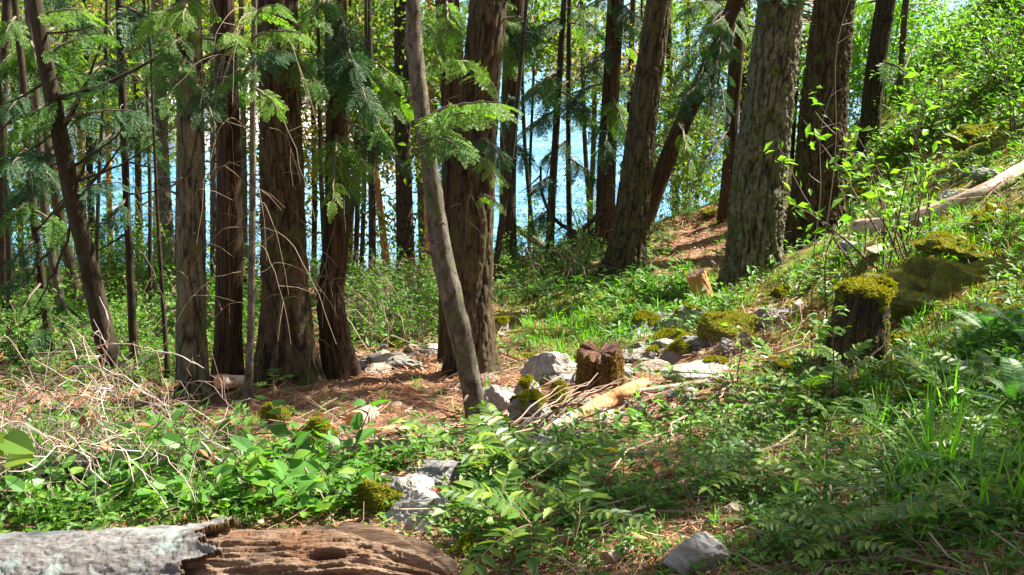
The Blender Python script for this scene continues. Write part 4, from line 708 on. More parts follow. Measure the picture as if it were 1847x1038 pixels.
i = np.arange(n-1)[:, None]*sd_; j = np.arange(sd_)[None]; k = (j+1) % sd_; mb = MB(); mb.add(Vw.reshape(-1, 3), np.stack([i+j, i+k, i+sd_+k, i+sd_+j], -1).reshape(-1, 4)[:, ::-1], a=np.clip(-d*26, 0, 1).ravel()+1e-4)
m, nt, b = mat('rotten_wood'); v = mapping(nt, (4, 26, 26)); n1 = ntex(nt, 1.6, 10, .7, v, .5); n2 = ntex(nt, 6, 6, .6, mapping(nt, (1, 1, 1)))
c = ramp(nt, n1.outputs[0], [(.28, (.06, .03, .018)), (.43, (.19, .115, .07)), (.58, (.32, .23, .155)), (.75, (.46, .39, .30))]); c = mixc(nt, ramp(nt, n2.outputs[0], [(.5, (0, 0, 0)), (.7, (.7, .7, .7))]), c, (.30, .13, .06)); n5 = ntex(nt, 2.2, 8, .75, mapping(nt, (7, 75, 75)), .3); c = mixc(nt, ramp(nt, n5.outputs[0], [(.36, (1, 1, 1)), (.47, (0, 0, 0))]), c, (.07, .035, .02)); c = mixc(nt, attr(nt), c, (.10, .04, .02))
nt.links.new(c, b.inputs['Base Color']); b.inputs['Roughness'].default_value = .85; b.inputs['Specular IOR Level'].default_value = .2; bump(nt, b, n5.outputs[0], 1, .012)
root = empty('rotten_log', A1); tag(root, 'rotten log with grey bark left on one end lying across the front', 'log'); put('wood', mb, m, root, True, A1)
# bark shell, ragged where it has broken away
flk = np.round(2.2*noise(np.stack([np.cos(TH)*5, np.sin(TH)*5, xa*12], -1)+33))/2.2; tex = fbm(np.stack([np.cos(TH)*9, np.sin(TH)*9, xa*34], -1), 5); crk = np.exp(-(noise(np.stack([np.cos(TH)*7, np.sin(TH)*7, xa*9], -1)+7)/.05)**2)
edge = 1.0*Lg*0+at(372, 1000, 2.75)[0]-A0[0]; e_ = (edge/dr[0]) - .16*np.clip((np.cos(TH-pi*.02)*-1+1), 0, 2)*np.where(np.sin(TH) > -9, 1, 1)*.9+.10*fbm(np.stack([np.cos(TH)*4, np.sin(TH)*4, 0*TH+9], -1), 3)+.012*noise(np.stack([np.cos(TH)*14, np.sin(TH)*14, 0*TH+9], -1))+.03*np.sin(TH*3)
inside = xa < e_; Rb = R0+.016+.004*tex+.005*flk-.006*crk*(.5+.5*tex); lift = np.exp(-np.clip(e_-xa, 0, 9)/.06)*.022; Vb = C[:, None]+nd*(Rb+lift)[..., None]
Qa = np.stack([i+j, i+k, i+sd_+k, i+sd_+j], -1).reshape(-1, 4)[:, ::-1]; ins = inside.ravel(); Qb = Qa[ins[Qa].all(1)]; Vi = C[:, None]+nd*(Rb-.019+lift*.8)[..., None]
mb = MB(); nv = n*sd_; mb.add(Vb.reshape(-1, 3), Qb, a=np.clip(crk*.8, 0, 1).ravel()+1e-4); mb.add(Vi.reshape(-1, 3), Qb[:, ::-1], m=1)
# rim joining both shells
E = np.concatenate([Qb[:, [0, 1]], Qb[:, [1, 2]], Qb[:, [2, 3]], Qb[:, [3, 0]]]); key = np.sort(E, 1); kk_ = key[:, 0].astype(np.int64)*nv+key[:, 1]; uq, ix, ct = np.unique(kk_, return_index=True, return_counts=True); bd = E[ix[ct == 1]]
mb.q.append(np.stack([bd[:, 1], bd[:, 0], bd[:, 0]+nv, bd[:, 1]+nv], -1)); mb.mq.append(np.full(len(bd), 1))
m, nt, b = mat('grey_lichen_bark'); v = mapping(nt, (1, 1, 1)); v3 = mapping(nt, (1, 3, 3)); n1 = ntex(nt, 22, 10, .7, v3, .3); n2 = ntex(nt, 9, 7, .65, v, .5); n4 = ntex(nt, 130, 3, .6, v)
c = ramp(nt, n1.outputs[0], [(.3, (.05, .045, .042)), (.5, (.13, .12, .115)), (.7, (.21, .20, .19))]); c = mixc(nt, ramp(nt, n2.outputs[0], [(.52, (0, 0, 0)), (.60, (.85, .85, .85))]), c, (.20, .25, .23)); c = mixc(nt, ramp(nt, n4.outputs[0], [(.66, (0, 0, 0)), (.72, (1, 1, 1))]), c, (.10, .09, .09)); c = mixc(nt, attr(nt), c, (.08, .06, .05))
nt.links.new(c, b.inputs['Base Color']); b.inputs['Roughness'].default_value = .8; bump(nt, b, n1.outputs[0], 1, .006)
o = put('loose_bark', mb, [m, M['rotbark']], root, False, A1); o.data.polygons.foreach_set('use_smooth', np.ones(len(o.data.polygons), bool))
# ------------------------------------------------------------------ quick lookup of the ground under a pixel
_lx = np.linspace(-330, PW+330, 150); _ly = np.linspace(-160, PH+120, 110); _LX, _LY = np.meshgrid(_lx, _ly); _D = hit(_LX.ravel(), _LY.ravel())[:, 1].reshape(_LX.shape)
def fhit(px, py, mx=34):
    fx = np.clip((px-_lx[0])/(_lx[1]-_lx[0]), 0, len(_lx)-1.001); fy = np.clip((py-_ly[0])/(_ly[1]-_ly[0]), 0, len(_ly)-1.001); i = fx.astype(int); j = fy.astype(int); u = fx-i; v = fy-j
    Y = (_D[j, i]*(1-u)+_D[j, i+1]*u)*(1-v)+(_D[j+1, i]*(1-u)+_D[j+1, i+1]*u)*v; d = ray(px, py); P = d*(Y/d[:, 1])[:, None]; P[:, 2] = H(P[:, 0], P[:, 1]); return P[Y < mx]
CLEAR = [(1700,375,170,38),(1700,570,120,75),(1270,960,110,40),(1545,930,60,30),(1275,500,30,30),(560,730,130,50),(1440,850,80,40),(1150,860,90,35),(1560,800,60,30),(960,900,50,30),(1590,420,70,40),(700,690,230,50),(1090,735,150,40),(1000,668,60,30),(760,885,65,40),(1240,650,110,45),(970,740,60,45),(1081,690,50,50),(1247,1000,60,36),(860,720,120,50),(690,770,130,40),(1400,590,90,50),(1545,600,50,70),(560,770,90,40)]
def gh0(px, py): return fhit(np.array([float(px)]), np.array([float(py)]), 99)[0]
def sample(n, regs, base=.0, clear=False):                     # photo ellipses (cx, cy, rx, ry, weight) over an even base
    out = []
    while n > 0:
        m_ = n*4+100; px = U(-280, PW+280, m_); py = U(-140, PH+100, m_); w = np.full(m_, base)
        for cx, cy, rx, ry, t in regs: w = np.maximum(w, t*np.exp(-(((px-cx)/rx)**2+((py-cy)/ry)**2)**1.5))
        if clear:
            for cx, cy, rx, ry in CLEAR: w = w*(1-.93*(((px-cx)/rx)**2+((py-cy)/ry)**2 < 1))
        k = U(0, 1, m_) < w; P = fhit(px[k], py[k])[:n]; out.append(P); n -= max(len(P), 1)
    return np.vstack(out)
def gnorm(P):
    e = .05; dx = (H(P[:, 0]+e, P[:, 1])-H(P[:, 0]-e, P[:, 1]))/(2*e); dy = (H(P[:, 0], P[:, 1]+e)-H(P[:, 0], P[:, 1]-e))/(2*e); n = np.stack([-dx, -dy, np.ones_like(dx)], -1); return n/np.linalg.norm(n, axis=1)[:, None]
def flat(P, jit=.3):                              # lying on the slope, turned at random
    n = gnorm(P)+rng.normal(0, jit, P.shape); a = U(0, 2*pi, len(P)); X = np.stack([np.cos(a), np.sin(a), 0*a], -1); X = X-n*(X*n).sum(1)[:, None]/(n*n).sum(1)[:, None]; return rotm(X, n)
E4 = np.zeros((0, 4), int); E3 = np.zeros((0, 3), int)
SC = lambda P, k=.75: (P[:, 1]/5.0)**k             # keeps far litter from vanishing below a pixel
# litter of twigs and needles
def twigp(seed, n=5, bend=.12):
    r = np.random.default_rng(seed); P = np.stack([np.linspace(-.5, .5, n), r.normal(0, bend*.4, n), np.abs(r.normal(0, .03, n))], -1); return tube(P, np.linspace(.020, .010, n), 3, False)
TW = [twigp(s) for s in range(4)]
P = sample(22000, [(1450,880,500,190,1.),(850,690,420,110,1.),(1230,430,140,60,.9),(560,760,200,90,.9),(1400,620,220,110,.9),(1500,880,450,200,.7),(1650,420,300,120,.5)], .28); mb = MB(); L = U(.05, .19, len(P))*SC(P); I = rng.integers(0, 4, len(P)); R = flat(P, .22)
for v in range(4): k = I == v; mb.inst(TW[v], mat4(R[k], np.stack([L[k], L[k]*U(.5, 1.1, k.sum()), L[k]*.8], -1), P[k]+[0, 0, .01]))
o = put('litter_twigs', mb, M['litter']); tag(o, 'reddish brown fallen twigs and needles strewn over the ground', 'twigs', kind='stuff')
P = sample(900, [(980,790,260,50,1.),(640,800,200,40,.8),(900,680,160,50,.6),(1350,640,200,70,.7),(1600,380,260,100,.7),(1560,900,350,120,.5)], .05); mb = MB(); L = U(.25, .7, len(P))*SC(P, .5); I = rng.integers(0, 4, len(P)); R = flat(P, .15)
for v in range(4): k = I == v; mb.inst(TW[v], mat4(R[k], np.stack([L[k], L[k]*.8, L[k]*.35], -1)*[1, .5, 1], P[k]+[0, 0, .03]))
o = put('fallen_sticks', mb, M['browntwig']); tag(o, 'fallen sticks scattered over the litter', 'sticks', kind='stuff')
P = sample(11000, [(850,690,420,110,.8),(560,760,200,90,.5),(1400,600,260,110,1.),(1200,900,600,180,.8),(150,820,260,120,1.)], .3); mb = MB(); mb.inst(LEAFT, mat4(flat(P, .4), U(.018, .05, len(P))*SC(P), P+[0, 0, .012]))
o = put('dead_leaves', mb, M['deadleaf']); tag(o, 'tan and orange dead leaves lying in the litter', 'leaves', kind='stuff')
ck = rock_mesh(77, 1, .8, .45, 8, 6, 7, .05); P = sample(1500, [(1150,720,200,60,1.),(700,650,90,30,.8),(1250,630,160,60,1.),(1400,560,120,30,.7),(950,760,120,40,.7)], .10); mb = MB(); mb.inst(ck, mat4(flat(P, .2), U(.010, .034, len(P))*SC(P, .6), P))
o = put('pebbles', mb, M['rockt']); tag(o, 'small stones and chips scattered in the litter', 'pebbles', kind='stuff')
# moss strands over mossy ground
ms_ = (np.array([(0, -.2, 0), (1, 0, 0), (0, .2, 0)]), E4, np.array([(0, 1, 2)]))
P = sample(52000, [(1680,560,230,80,1.),(1750,420,200,60,1.),(1700,240,240,160,.5),(1350,520,180,40,.4),(1060,590,180,50,.45),(1450,730,150,60,.4),(1600,850,260,120,.3),(180,590,260,60,.3),(1440,655,70,30,1.),(1050,830,110,40,.5),(700,900,90,30,.6)], .04)
D = gnorm(P)*.8+rng.normal(0, .6, P.shape); mb = MB(); mb.inst(ms_, mat4(rotm(D, rng.normal(0, 1, P.shape)), U(.012, .032, len(P))*SC(P), P-[0, 0, .003])); o = put('moss_carpet', mb, M['mossb']); tag(o, 'yellow green moss strands carpeting the ground', 'moss', kind='stuff')
# herbs
def herb(seed, n=7):
    r = np.random.default_rng(seed); mb = MB(); a = r.uniform(0, 2*pi, n); D = np.stack([np.cos(a), np.sin(a), r.uniform(-.1, .7, n)], -1); X = np.stack([np.cos(a)*.25, np.sin(a)*.25, r.uniform(.1, .9, n)], -1)
    mb.inst(LEAFT, mat4(rotm(D, np.tile([0, 0, 1.], (n, 1))+r.normal(0, .3, (n, 3))), r.uniform(.35, .65, n), X)); mb.add(*tube([(0, 0, -.1), (.02, 0, .5), (0, .03, .85)], [.03, .02, .015], 3, False)); return mb.data()
HB = [herb(s) for s in range(5)]
P = sample(9500, [(1800,60,260,200,1.),(700,560,150,70,1.),(950,500,160,50,.8),(1180,560,180,60,1.),(230,610,330,90,.9),(1500,520,250,110,.25),(1650,320,260,200,.4),(1450,850,500,190,.42),(1000,870,260,110,.7),(720,830,150,50,.5),(1750,640,160,150,.8),(180,860,360,100,.9),(560,870,160,60,.9),(1060,470,120,30,.9)], .06, True)
mb = MB(); I = rng.integers(0, 5, len(P)); S = U(.035, .12, len(P))*SC(P, .7)
for v in range(5): k = I == v; a = U(0, 2*pi, k.sum()); mb.inst(HB[v], mat4(rotm(np.stack([np.cos(a), np.sin(a), .1*np.cos(a*3)], -1), np.tile([0, 0, 1.], (k.sum(), 1))), S[k], P[k]))
o = put('ground_herbs', mb, M['herb']); tag(o, 'low green leafy herbs covering the forest floor', 'herbs', kind='stuff')
# grass
def blades(n, h, spread, seed, w=.012):
    r = np.random.default_rng(seed); mb = MB(); a = r.uniform(0, 2*pi, n); el = r.uniform(.35, 1.45, n); D = np.stack([np.cos(a)*np.cos(el), np.sin(a)*np.cos(el), np.sin(el)], -1); X = np.stack([r.normal(0, spread, n), r.normal(0, spread, n), np.full(n, -.01)], -1)
    t = np.linspace(0, 1, 6); ww = np.array([.7, 1, .95, .75, .45, .03])*w/2
    for k in range(n):
        L = h*r.uniform(.55, 1.1); d = D[k]; P_ = X[k]+d*(t*L)[:, None]; P_[:, 2] -= .42*L*t**2.2*(1.15-el[k]/1.6)*1.5; sd = np.array([-d[1], d[0], 0]); sd = sd/(np.linalg.norm(sd)+1e-6); V = np.stack([P_-sd*ww[:, None], P_+sd*ww[:, None]], 1).reshape(-1, 3)
        i_ = np.arange(5)*2; mb.add(V, np.stack([i_, i_+1, i_+3, i_+2], -1))
    return mb
GT = [blades(9, 1., .12, s, .035).data() for s in range(4)]
P = sample(4600, [(1200,555,150,50,1.),(1050,610,160,50,.7),(1600,900,400,160,.22),(1750,760,200,160,.6),(200,600,280,60,.7),(1650,420,240,90,.6),(1300,500,60,30,.5)], .03); mb = MB(); I = rng.integers(0, 4, len(P)); S = U(.06, .16, len(P))*SC(P, .6)
dry = U(0, 1, len(P)) < .22
for v in range(4):
    for w_ in (0, 1):
        k = (I == v) & (dry == bool(w_)); a = U(0, 2*pi, k.sum()); mb.inst(GT[v], mat4(rotm(np.stack([np.cos(a), np.sin(a), 0*a], -1), np.tile([0, 0, 1.], (k.sum(), 1))), S[k], P[k]), w_)
o = put('short_grass', mb, [M['grass'], M['drygrass']]); tag(o, 'short fine grass growing through the litter and moss', 'grass', kind='stuff')

# ------------------------------------------------------------------ the tangle of pale dead twigs at the left
mb = MB(); tg = [(60,700,120,70,1.),(160,790,190,90,1.),(60,880,160,60,1.),(270,860,110,60,.7),(170,700,70,30,.6)]; P = sample(125, tg, 0); P = P[(P[:, 1] < 7.5)]
for p in P:
    h = U(.06, .34); a = U(0, 2*pi); L = U(.25, .75); e = p+[L*cos(a), .6*L*sin(a), h*U(-.1, 1.)]; md = (p+e)/2+[0, 0, h*U(.6, 1.3)]; c = path([p-[0, 0, .03], md, e], 10)+rng.normal(0, .015, (10, 3)); r = U(.0014, .0032); mb.add(*tube(c, np.linspace(r, r*.4, 10), 4, False), m=0)
    for _ in range(4):
        i0 = rng.integers(2, 9); d = rng.normal(0, 1, 3)*[1, .7, .7]; d[2] += .25; d /= np.linalg.norm(d); l = U(.06, .24); q = path([c[i0], c[i0]+d*l*.5+rng.normal(0, .015, 3), c[i0]+d*l+[0, 0, -.02]], 6); mb.add(*tube(q, np.linspace(r*.6, r*.25, 6), 3, False))
        if rng.random() < .5: d2 = d+rng.normal(0, .7, 3); mb.add(*tube([q[3], q[3]+d2*l*.3, q[3]+d2*l*.5], [r*.45, r*.35, r*.2], 3, False))
o = put('dead_brush', mb, M['deadtwig']); tag(o, 'tangle of pale pinkish dead twigs piled at the left', 'dead brush', kind='stuff')
mb = MB()
for (x0, y0, x1, y1, x2, y2, Y, r) in ((0,755,60,690,150,640,5.6,.006),(150,860,190,700,140,600,5.8,.006),(200,900,340,800,470,900,4.3,.007),(150,780,270,640,370,662,5.5,.006),(150,640,190,640,196,560,6,.005),(30,740,160,660,300,730,5.4,.007),(370,900,420,810,460,850,4.2,.006),(300,700,250,620,40,655,5.7,.004),(250,880,330,800,440,790,4.2,.004),(90,840,150,830,250,900,4.2,.009)):
    c = path([at(x0, y0, Y), at(x1, y1, Y-.1), at(x2, y2, Y-.2)], 16)+rng.normal(0, .006, (16, 3)); mb.add(*tube(c, np.linspace(r, r*.35, 16), 5, False))
    for _ in range(9): i0 = rng.integers(4, 15); d = rng.normal(0, 1, 3)*[1, .5, .9]; d[2] += .3; d /= np.linalg.norm(d); l = U(.05, .2); mb.add(*tube([c[i0], c[i0]+d*l*.5, c[i0]+d*l+rng.normal(0, .02, 3)], [r*.5, r*.4, r*.2], 4, False))
for _ in range(24):
    x0 = U(-20, 240); y0 = U(720, 900); Y_ = float(gh0(x0, y0)[1])-.1; x1 = x0+rng.choice([-1, 1])*U(50, 200); c = path([at(x0, y0, Y_), at((x0+x1)/2+U(-30, 30), y0-U(60, 130), Y_-U(0, .3)), at(x1, y0-U(-30, 110), Y_-U(0, .5))], 14)+rng.normal(0, .008, (14, 3)); r = U(.0028, .0048); mb.add(*tube(c, np.linspace(r, r*.35, 14), 5, False))
    for _ in range(7):
        i0 = rng.integers(4, 13); d = (c[i0+1]-c[i0]); d /= np.linalg.norm(d); d = d+rng.normal(0, .6, 3); l = U(.05, .18); mb.add(*tube([c[i0], c[i0]+d*l*.5, c[i0]+d*l+rng.normal(0, .015, 3)], [r*.55, r*.4, r*.2], 4, False))
lv = MB(); P = sample(70, [(80,720,120,60,1.),(200,800,160,70,1.),(330,850,100,50,1.)], 0); lv.inst(leaf(1, .6, .3, -.3, 4), mat4(rotm(rng.normal(0, 1, P.shape), rng.normal(0, 1, P.shape)), U(.03, .065, len(P)), P+np.stack([0*P[:, 0], 0*P[:, 0], U(.06, .3, len(P))], -1))); lo = put('hanging_dead_leaves', lv, M['deadleaf']); tag(lo, 'curled orange dead leaves caught in the left twig tangle', 'dead leaves', kind='stuff')
o = put('dead_branches', mb, M['deadtwig'], smooth=True); tag(o, 'long arching pale dead twigs over the tangle', 'dead twigs', kind='stuff')
mb = MB(); P = sample(330, [(680,560,90,60,1.),(1010,500,60,30,.5),(700,530,60,30,1.)], 0)
for p in P:
    a = U(0, 2*pi); L = U(.2, .6); e = p+[L*cos(a), L*sin(a), U(-.05, .4)]; mb.add(*tube(path([p, (p+e)/2+[0, 0, U(.1, .35)], e], 7)+rng.normal(0, .012, (7, 3)), np.linspace(.006, .003, 7), 3, False))
o = put('dead_brush', mb, M['arc']); tag(o, 'greyish dead brush behind the sunny litter, left of the central fir', 'dead brush', kind='stuff')
mb = MB(); P = sample(60, [(930,790,60,25,1.),(960,775,50,20,1.)], 0)
for p in P:
    e = p+[U(.25, .6), U(.0, .5), U(.02, .25)]; mb.add(*tube(path([p, (p+e)/2+[0, 0, .04], e], 7)+rng.normal(0, .01, (7, 3)), np.linspace(.006, .003, 7), 4, False))
o = put('stick_heap', mb, M['browntwig']); tag(o, 'heap of thin grey sticks leaning on the dark boulder', 'sticks', kind='stuff')

# ------------------------------------------------------------------ plants: a few of each kind, copied
def gh(px, py): return fhit(np.array([float(px)]), np.array([float(py)]), 99)[0]
def grapep(seed, nf=4, L=.27, ls=.062, up=.95):
    r = np.random.default_rng(seed); st = MB(); lf = MB(); hh = .10*r.uniform(.5, 1.4); st.add(*tube([(0, 0, -.03), (.01, 0, hh*.5), (0, .01, hh)], [.006, .006, .005], 5))
    for k in range(nf):
        a = 2*pi*k/nf+r.uniform(-.5, .5); el = r.uniform(.25, up); n = 9; t = np.linspace(0, 1, n); l = L*r.uniform(.7, 1.2); d = np.array([cos(a)*cos(el), sin(a)*cos(el), sin(el)]); C = np.array([0, 0, hh])+d*(t*l)[:, None]; C[:, 2] -= .28*l*t**2
        st.add(*tube(C, np.linspace(.0028, .0012, n), 4, False)); D = np.gradient(C, axis=0); lat = np.cross(D, [0, 0, 1.]); lat /= np.linalg.norm(lat, axis=1)[:, None]; D /= np.linalg.norm(D, axis=1)[:, None]; X = []; DD = []; SS = []
        for i_ in range(2, n):
            for s_ in (-1, 1): X.append(C[i_]); DD.append(lat[i_]*s_+D[i_]*.45+[0, 0, r.uniform(-.25, .2)]); SS.append(ls*r.uniform(.8, 1.15)*(1-.25*(i_/n)))
        X.append(C[-1]); DD.append(D[-1]); SS.append(ls); upv = np.cross(lat[n//2], D[n//2])*-1; upv = upv if upv[2] > 0 else -upv
        lf.inst(LEAFG, mat4(rotm(np.array(DD), np.tile(upv, (len(X), 1))+r.normal(0, .22, (len(X), 3))), np.array(SS), np.array(X)))
    return st, lf
def salalp(seed, ns=3, L=.32, ls=.078):
    r = np.random.default_rng(seed); st = MB(); lf = MB()
    for k in range(ns):
        a = 2*pi*k/ns+r.uniform(-.6, .6); el = r.uniform(.5, 1.3); n = 8; t = np.linspace(0, 1, n); l = L*r.uniform(.6, 1.2); d = np.array([cos(a)*cos(el), sin(a)*cos(el), sin(el)]); C = d*(t*l)[:, None]+r.normal(0, .006, (n, 3)); C[:, 2] += -.02-.2*l*t**2; st.add(*tube(C, np.linspace(.0035, .0015, n), 4, False))
        m_ = 8; idx = np.linspace(1.5, n-1, m_); X = np.array([C[int(i_)] for i_ in idx]); b_ = r.uniform(0, 2*pi, m_); DD = np.stack([np.cos(b_), np.sin(b_), r.uniform(-.3, .55, m_)], -1)+d*.3; DD /= np.linalg.norm(DD, axis=1)[:, None]
        for x, dd in zip(X, DD): st.add(*tube([x, x+dd*.012], [.0012, .001], 3, False))
        lf.inst(LEAF, mat4(rotm(DD, np.tile([0, 0, 1.], (m_, 1))+r.normal(0, .4, (m_, 3))), ls*r.uniform(.6, 1.15, m_), X+DD*.012))
    return st, lf
def vetchp(seed):
    r = np.random.default_rng(seed+40); st = MB(); lf = MB()
    for k in range(9):
        a = r.uniform(0, 2*pi); el = r.uniform(.2, 1.1); d = np.array([cos(a)*cos(el), sin(a)*cos(el), sin(el)]); t = np.linspace(0, 1, 8); C = d*(t*r.uniform(.12, .28))[:, None]; C[:, 2] -= .06*t**2; st.add(*tube(C, np.linspace(.0015, .0008, 8), 3, False)); m_ = 12
        X = C[r.integers(2, 8, m_)]; b_ = r.uniform(0, 2*pi, m_); lf.inst(LEAF, mat4(rotm(np.stack([np.cos(b_), np.sin(b_), r.uniform(-.2, .5, m_)], -1), np.tile([0, 0, 1.], (m_, 1))+r.normal(0, .3, (m_, 3))), r.uniform(.014, .03, m_), X))
    return st, lf
def fernp(seed, nf=8, L=.5):
    r = np.random.default_rng(seed); st = MB(); lf = MB()
    for k in range(nf):
        a = 2*pi*k/nf+r.uniform(-.4, .4); el = r.uniform(.6, 1.3); n = 16; t = np.linspace(0, 1, n); l = L*r.uniform(.6, 1.1); d = np.array([cos(a)*cos(el), sin(a)*cos(el), sin(el)]); C = d*(t*l)[:, None]; C[:, 2] -= .55*l*t**2.2; C[:, :2] += np.array([cos(a), sin(a)])*(.15*l*t**2)[:, None]
        st.add(*tube(C, np.linspace(.0025, .0008, n), 3, False)); tt = np.linspace(.12, .99, 30); i_ = tt*(n-1); i0 = np.minimum(i_.astype(int), n-2); X = C[i0]*(1-(i_-i0))[:, None]+C[i0+1]*(i_-i0)[:, None]; D = np.gradient(C, axis=0)[i0]; D /= np.linalg.norm(D, axis=1)[:, None]; lat = np.cross(D, [0, 0, 1.]); lat /= np.linalg.norm(lat, axis=1)[:, None]; upv = np.cross(lat, D)
        for s_ in (-1, 1): lf.inst(leaf(1, .20, .05, .12, 3), mat4(rotm(lat*s_+D*.35, upv+r.normal(0, .12, upv.shape)), l*.17*np.sin(pi*(.12+.85*tt))**.7*(1.1-.6*tt), X))
    return st, lf
def grassp(seed, n=26, h=.42): return None, blades(n, h, .025, seed, .009)
def bushp(seed, n=26, h=.9, ls=.07, lv=22):
    r = np.random.default_rng(seed); st = MB(); lf = MB()
    for k in range(n):
        a = r.uniform(0, 2*pi); el = r.uniform(.5, 1.5); d = np.array([cos(a)*cos(el), sin(a)*cos(el), sin(el)]); l = h*r.uniform(.45, 1.05); b0 = r.normal(0, .12, 3)*[1, 1, 0]; C = path([b0, b0+d*l*.5+[0, 0, .05], b0+d*l+r.normal(0, .08, 3)], 8); st.add(*tube(C, np.linspace(.008, .002, 8), 4, False))
        m_ = lv; X = C[r.integers(2, 8, m_)]+r.normal(0, .05, (m_, 3)); DD = r.normal(0, 1, (m_, 3))*[1, 1, .5]; lf.inst(LEAFT, mat4(rotm(DD, np.tile([0, 0, 1.], (m_, 1))+r.normal(0, .5, (m_, 3))), ls*r.uniform(.6, 1.3, m_), X))
    return st, lf
def sproutp(seed, h=.7, ls=.08, n=16, st_=1):      # upright sapling stem with leaves in the upper part
    r = np.random.default_rng(seed); st = MB(); lf = MB(); C = path([(0, 0, -.03), (.03*h, 0, h*.35), (-.04*h, .03, h*.7), (.05*h, .02, h)], 14); st.add(*tube(C, np.linspace(.006, .002, 14), 5, False))
    for k in range(6):
        i0 = r.integers(4, 13); a = r.uniform(0, 2*pi); d = np.array([cos(a), sin(a), .5]); l = h*r.uniform(.12, .3); c = path([C[i0], C[i0]+d*l*.5, C[i0]+d*l+[0, 0, -.02]], 5); st.add(*tube(c, np.linspace(.003, .0012, 5), 3, False)); m_ = 5
        X = c[r.integers(1, 5, m_)]; b_ = r.uniform(0, 2*pi, m_); lf.inst(LEAF, mat4(rotm(np.stack([np.cos(b_), np.sin(b_), r.uniform(-.3, .4, m_)], -1), np.tile([0, 0, 1.], (m_, 1))+r.normal(0, .3, (m_, 3))), ls*r.uniform(.6, 1.1, m_), X))
    return st, lf
def deadstemp(seed, h=1.): 
    r = np.random.default_rng(seed); st = MB(); C = path([(0, 0, -.03), (.02*h, 0, h*.4), (-.01, 0, h*.75), (.05*h, 0, h)], 14); st.add(*tube(C, np.linspace(.006, .002, 14), 5, False))
    for k in range(4): i0 = r.integers(5, 14); d = np.array([r.choice([-1, 1])*r.uniform(.4, 1), 0, r.uniform(.2, .9)]); st.add(*tube([C[i0], C[i0]+d*.06*h, C[i0]+d*.10*h+[.02, 0, 0]], [.003, .002, .0012], 4, False))
    return st, None
KINDS = {
 'oregon_grape': ([grapep(s, 3+s % 4) for s in range(5)], 'stem', 'grape', 'oregon grape', 'glossy oregon grape plant', 'oregon grape plants across the forest floor'),
 'salal': ([salalp(s) for s in range(5)], 'redstem', 'salal', 'salal', 'oval leaved salal plant', 'salal plants behind the rotten log'),
 'fern': ([fernp(s) for s in range(3)], 'stem', 'fern', 'fern', 'arching green fern', 'ferns on the right bank'),
 'grass_tuft': ([grassp(s, 16+6*s) for s in range(3)], 'stem', 'grass', 'grass tuft', 'long bladed grass tuft', 'tufts of tall grass'),
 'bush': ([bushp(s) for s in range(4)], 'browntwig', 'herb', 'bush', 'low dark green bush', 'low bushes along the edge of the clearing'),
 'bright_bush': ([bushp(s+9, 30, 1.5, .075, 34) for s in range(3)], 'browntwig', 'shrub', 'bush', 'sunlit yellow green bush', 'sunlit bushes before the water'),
 'leafy_shrub': ([bushp(s+20, 9, 1.3, .085, 20) for s in range(3)], 'redstem', 'shrub', 'shrub', 'bright leaved shrub', 'bright leaved shrubs on the right slope'),
 'seedling': ([sproutp(s, .5, .06) for s in range(3)], 'redstem', 'shrub', 'seedling', 'spindly leafy seedling', 'spindly seedlings'),
 'vetch': ([vetchp(s) for s in range(4)], 'stem', 'herb', 'small herb', 'pale small leaved herb', 'pale herb clumps among the oregon grape'),
}
LM = [('the mossy stump',1550,590),('the crumbling stump',1081,680),('the giant green fir',1360,515),('the central fir',850,660),('the flat white slab',1247,1000),('the rotten log end',800,960),('the three pale stones',750,885),('the slanting alder foot',855,760),
 ('the broad fir',515,690),('the mossy fir foot',348,735),('the left dead brush',160,790),('the grey log bark',180,950),('the tapering brown fir',1130,490),('the sawn log end',1550,418),('the brown giant fir',1475,445),('the long white stone',1262,668),('the leaning dark conifer',200,690),
 ('the tall grass tuft',1690,830),('the fern bank',1760,650),('the long fallen log',1760,350),('the shore limbs',1010,460),('the bottom right corner',1800,1010),('the dark boulder',972,742),('the orange stub',1272,500),('the thin dark pair',1010,470),('the upper right slope',1740,200),('the water gap',600,480)]
def where(x, y):
    d = [((x-a)**2+((y-b_)*1.4)**2, n_, a, b_) for n_, a, b_ in LM]; _, n_, a, b_ = min(d); dx, dy = x-a, (y-b_)*1.4
    if abs(dx) > 1.8*abs(dy): w = 'left of' if dx < 0 else 'right of'
    elif abs(dy) > 1.8*abs(dx): w = 'behind' if dy < 0 else 'in front of'
    else: w = ('behind and ' if dy < 0 else 'front and ')+('left of' if dx < 0 else 'right of')
    return w+' '+n_
PL = []                                           # kind, x, y, scale
g_ = [(822,862,1.25),(880,868,1.1),(930,905,1.2),(960,985,1.3),(1040,1000,1.0),(1070,870,1.),(1330,900,1.),
 (495,720,1.1),(1580,985,.9),(890,960,1.1),(1450,760,1.1),(1520,690,1.),(1390,700,1.),(1820,820,.9),(1760,960,.8),(910,840,1.0),(1780,720,1.1)]
PL += [('oregon_grape', *a) for a in g_]
PL += [('oregon_grape', *a) for a in [(1350,900,.8),(1470,930,.8),(1500,800,.8),(1580,940,.8),(1620,870,.8),(1640,1000,.8),(1700,760,.9),(1780,830,.8),(1820,900,.8),(1520,1010,.8),(1440,990,.8),(1420,760,.9),(1650,720,.9),]]
PL += [('vetch', *a) for a in [(1480,860,1.1),(1560,890,1.1),(1650,850,1.1),(1740,940,1.),(1830,970,1.),(1370,950,1.),(1280,880,.9),(1500,760,1.1),(1600,790,1.1),(1420,940,1.),(1690,700,1.1),(1560,1010,1.)]]
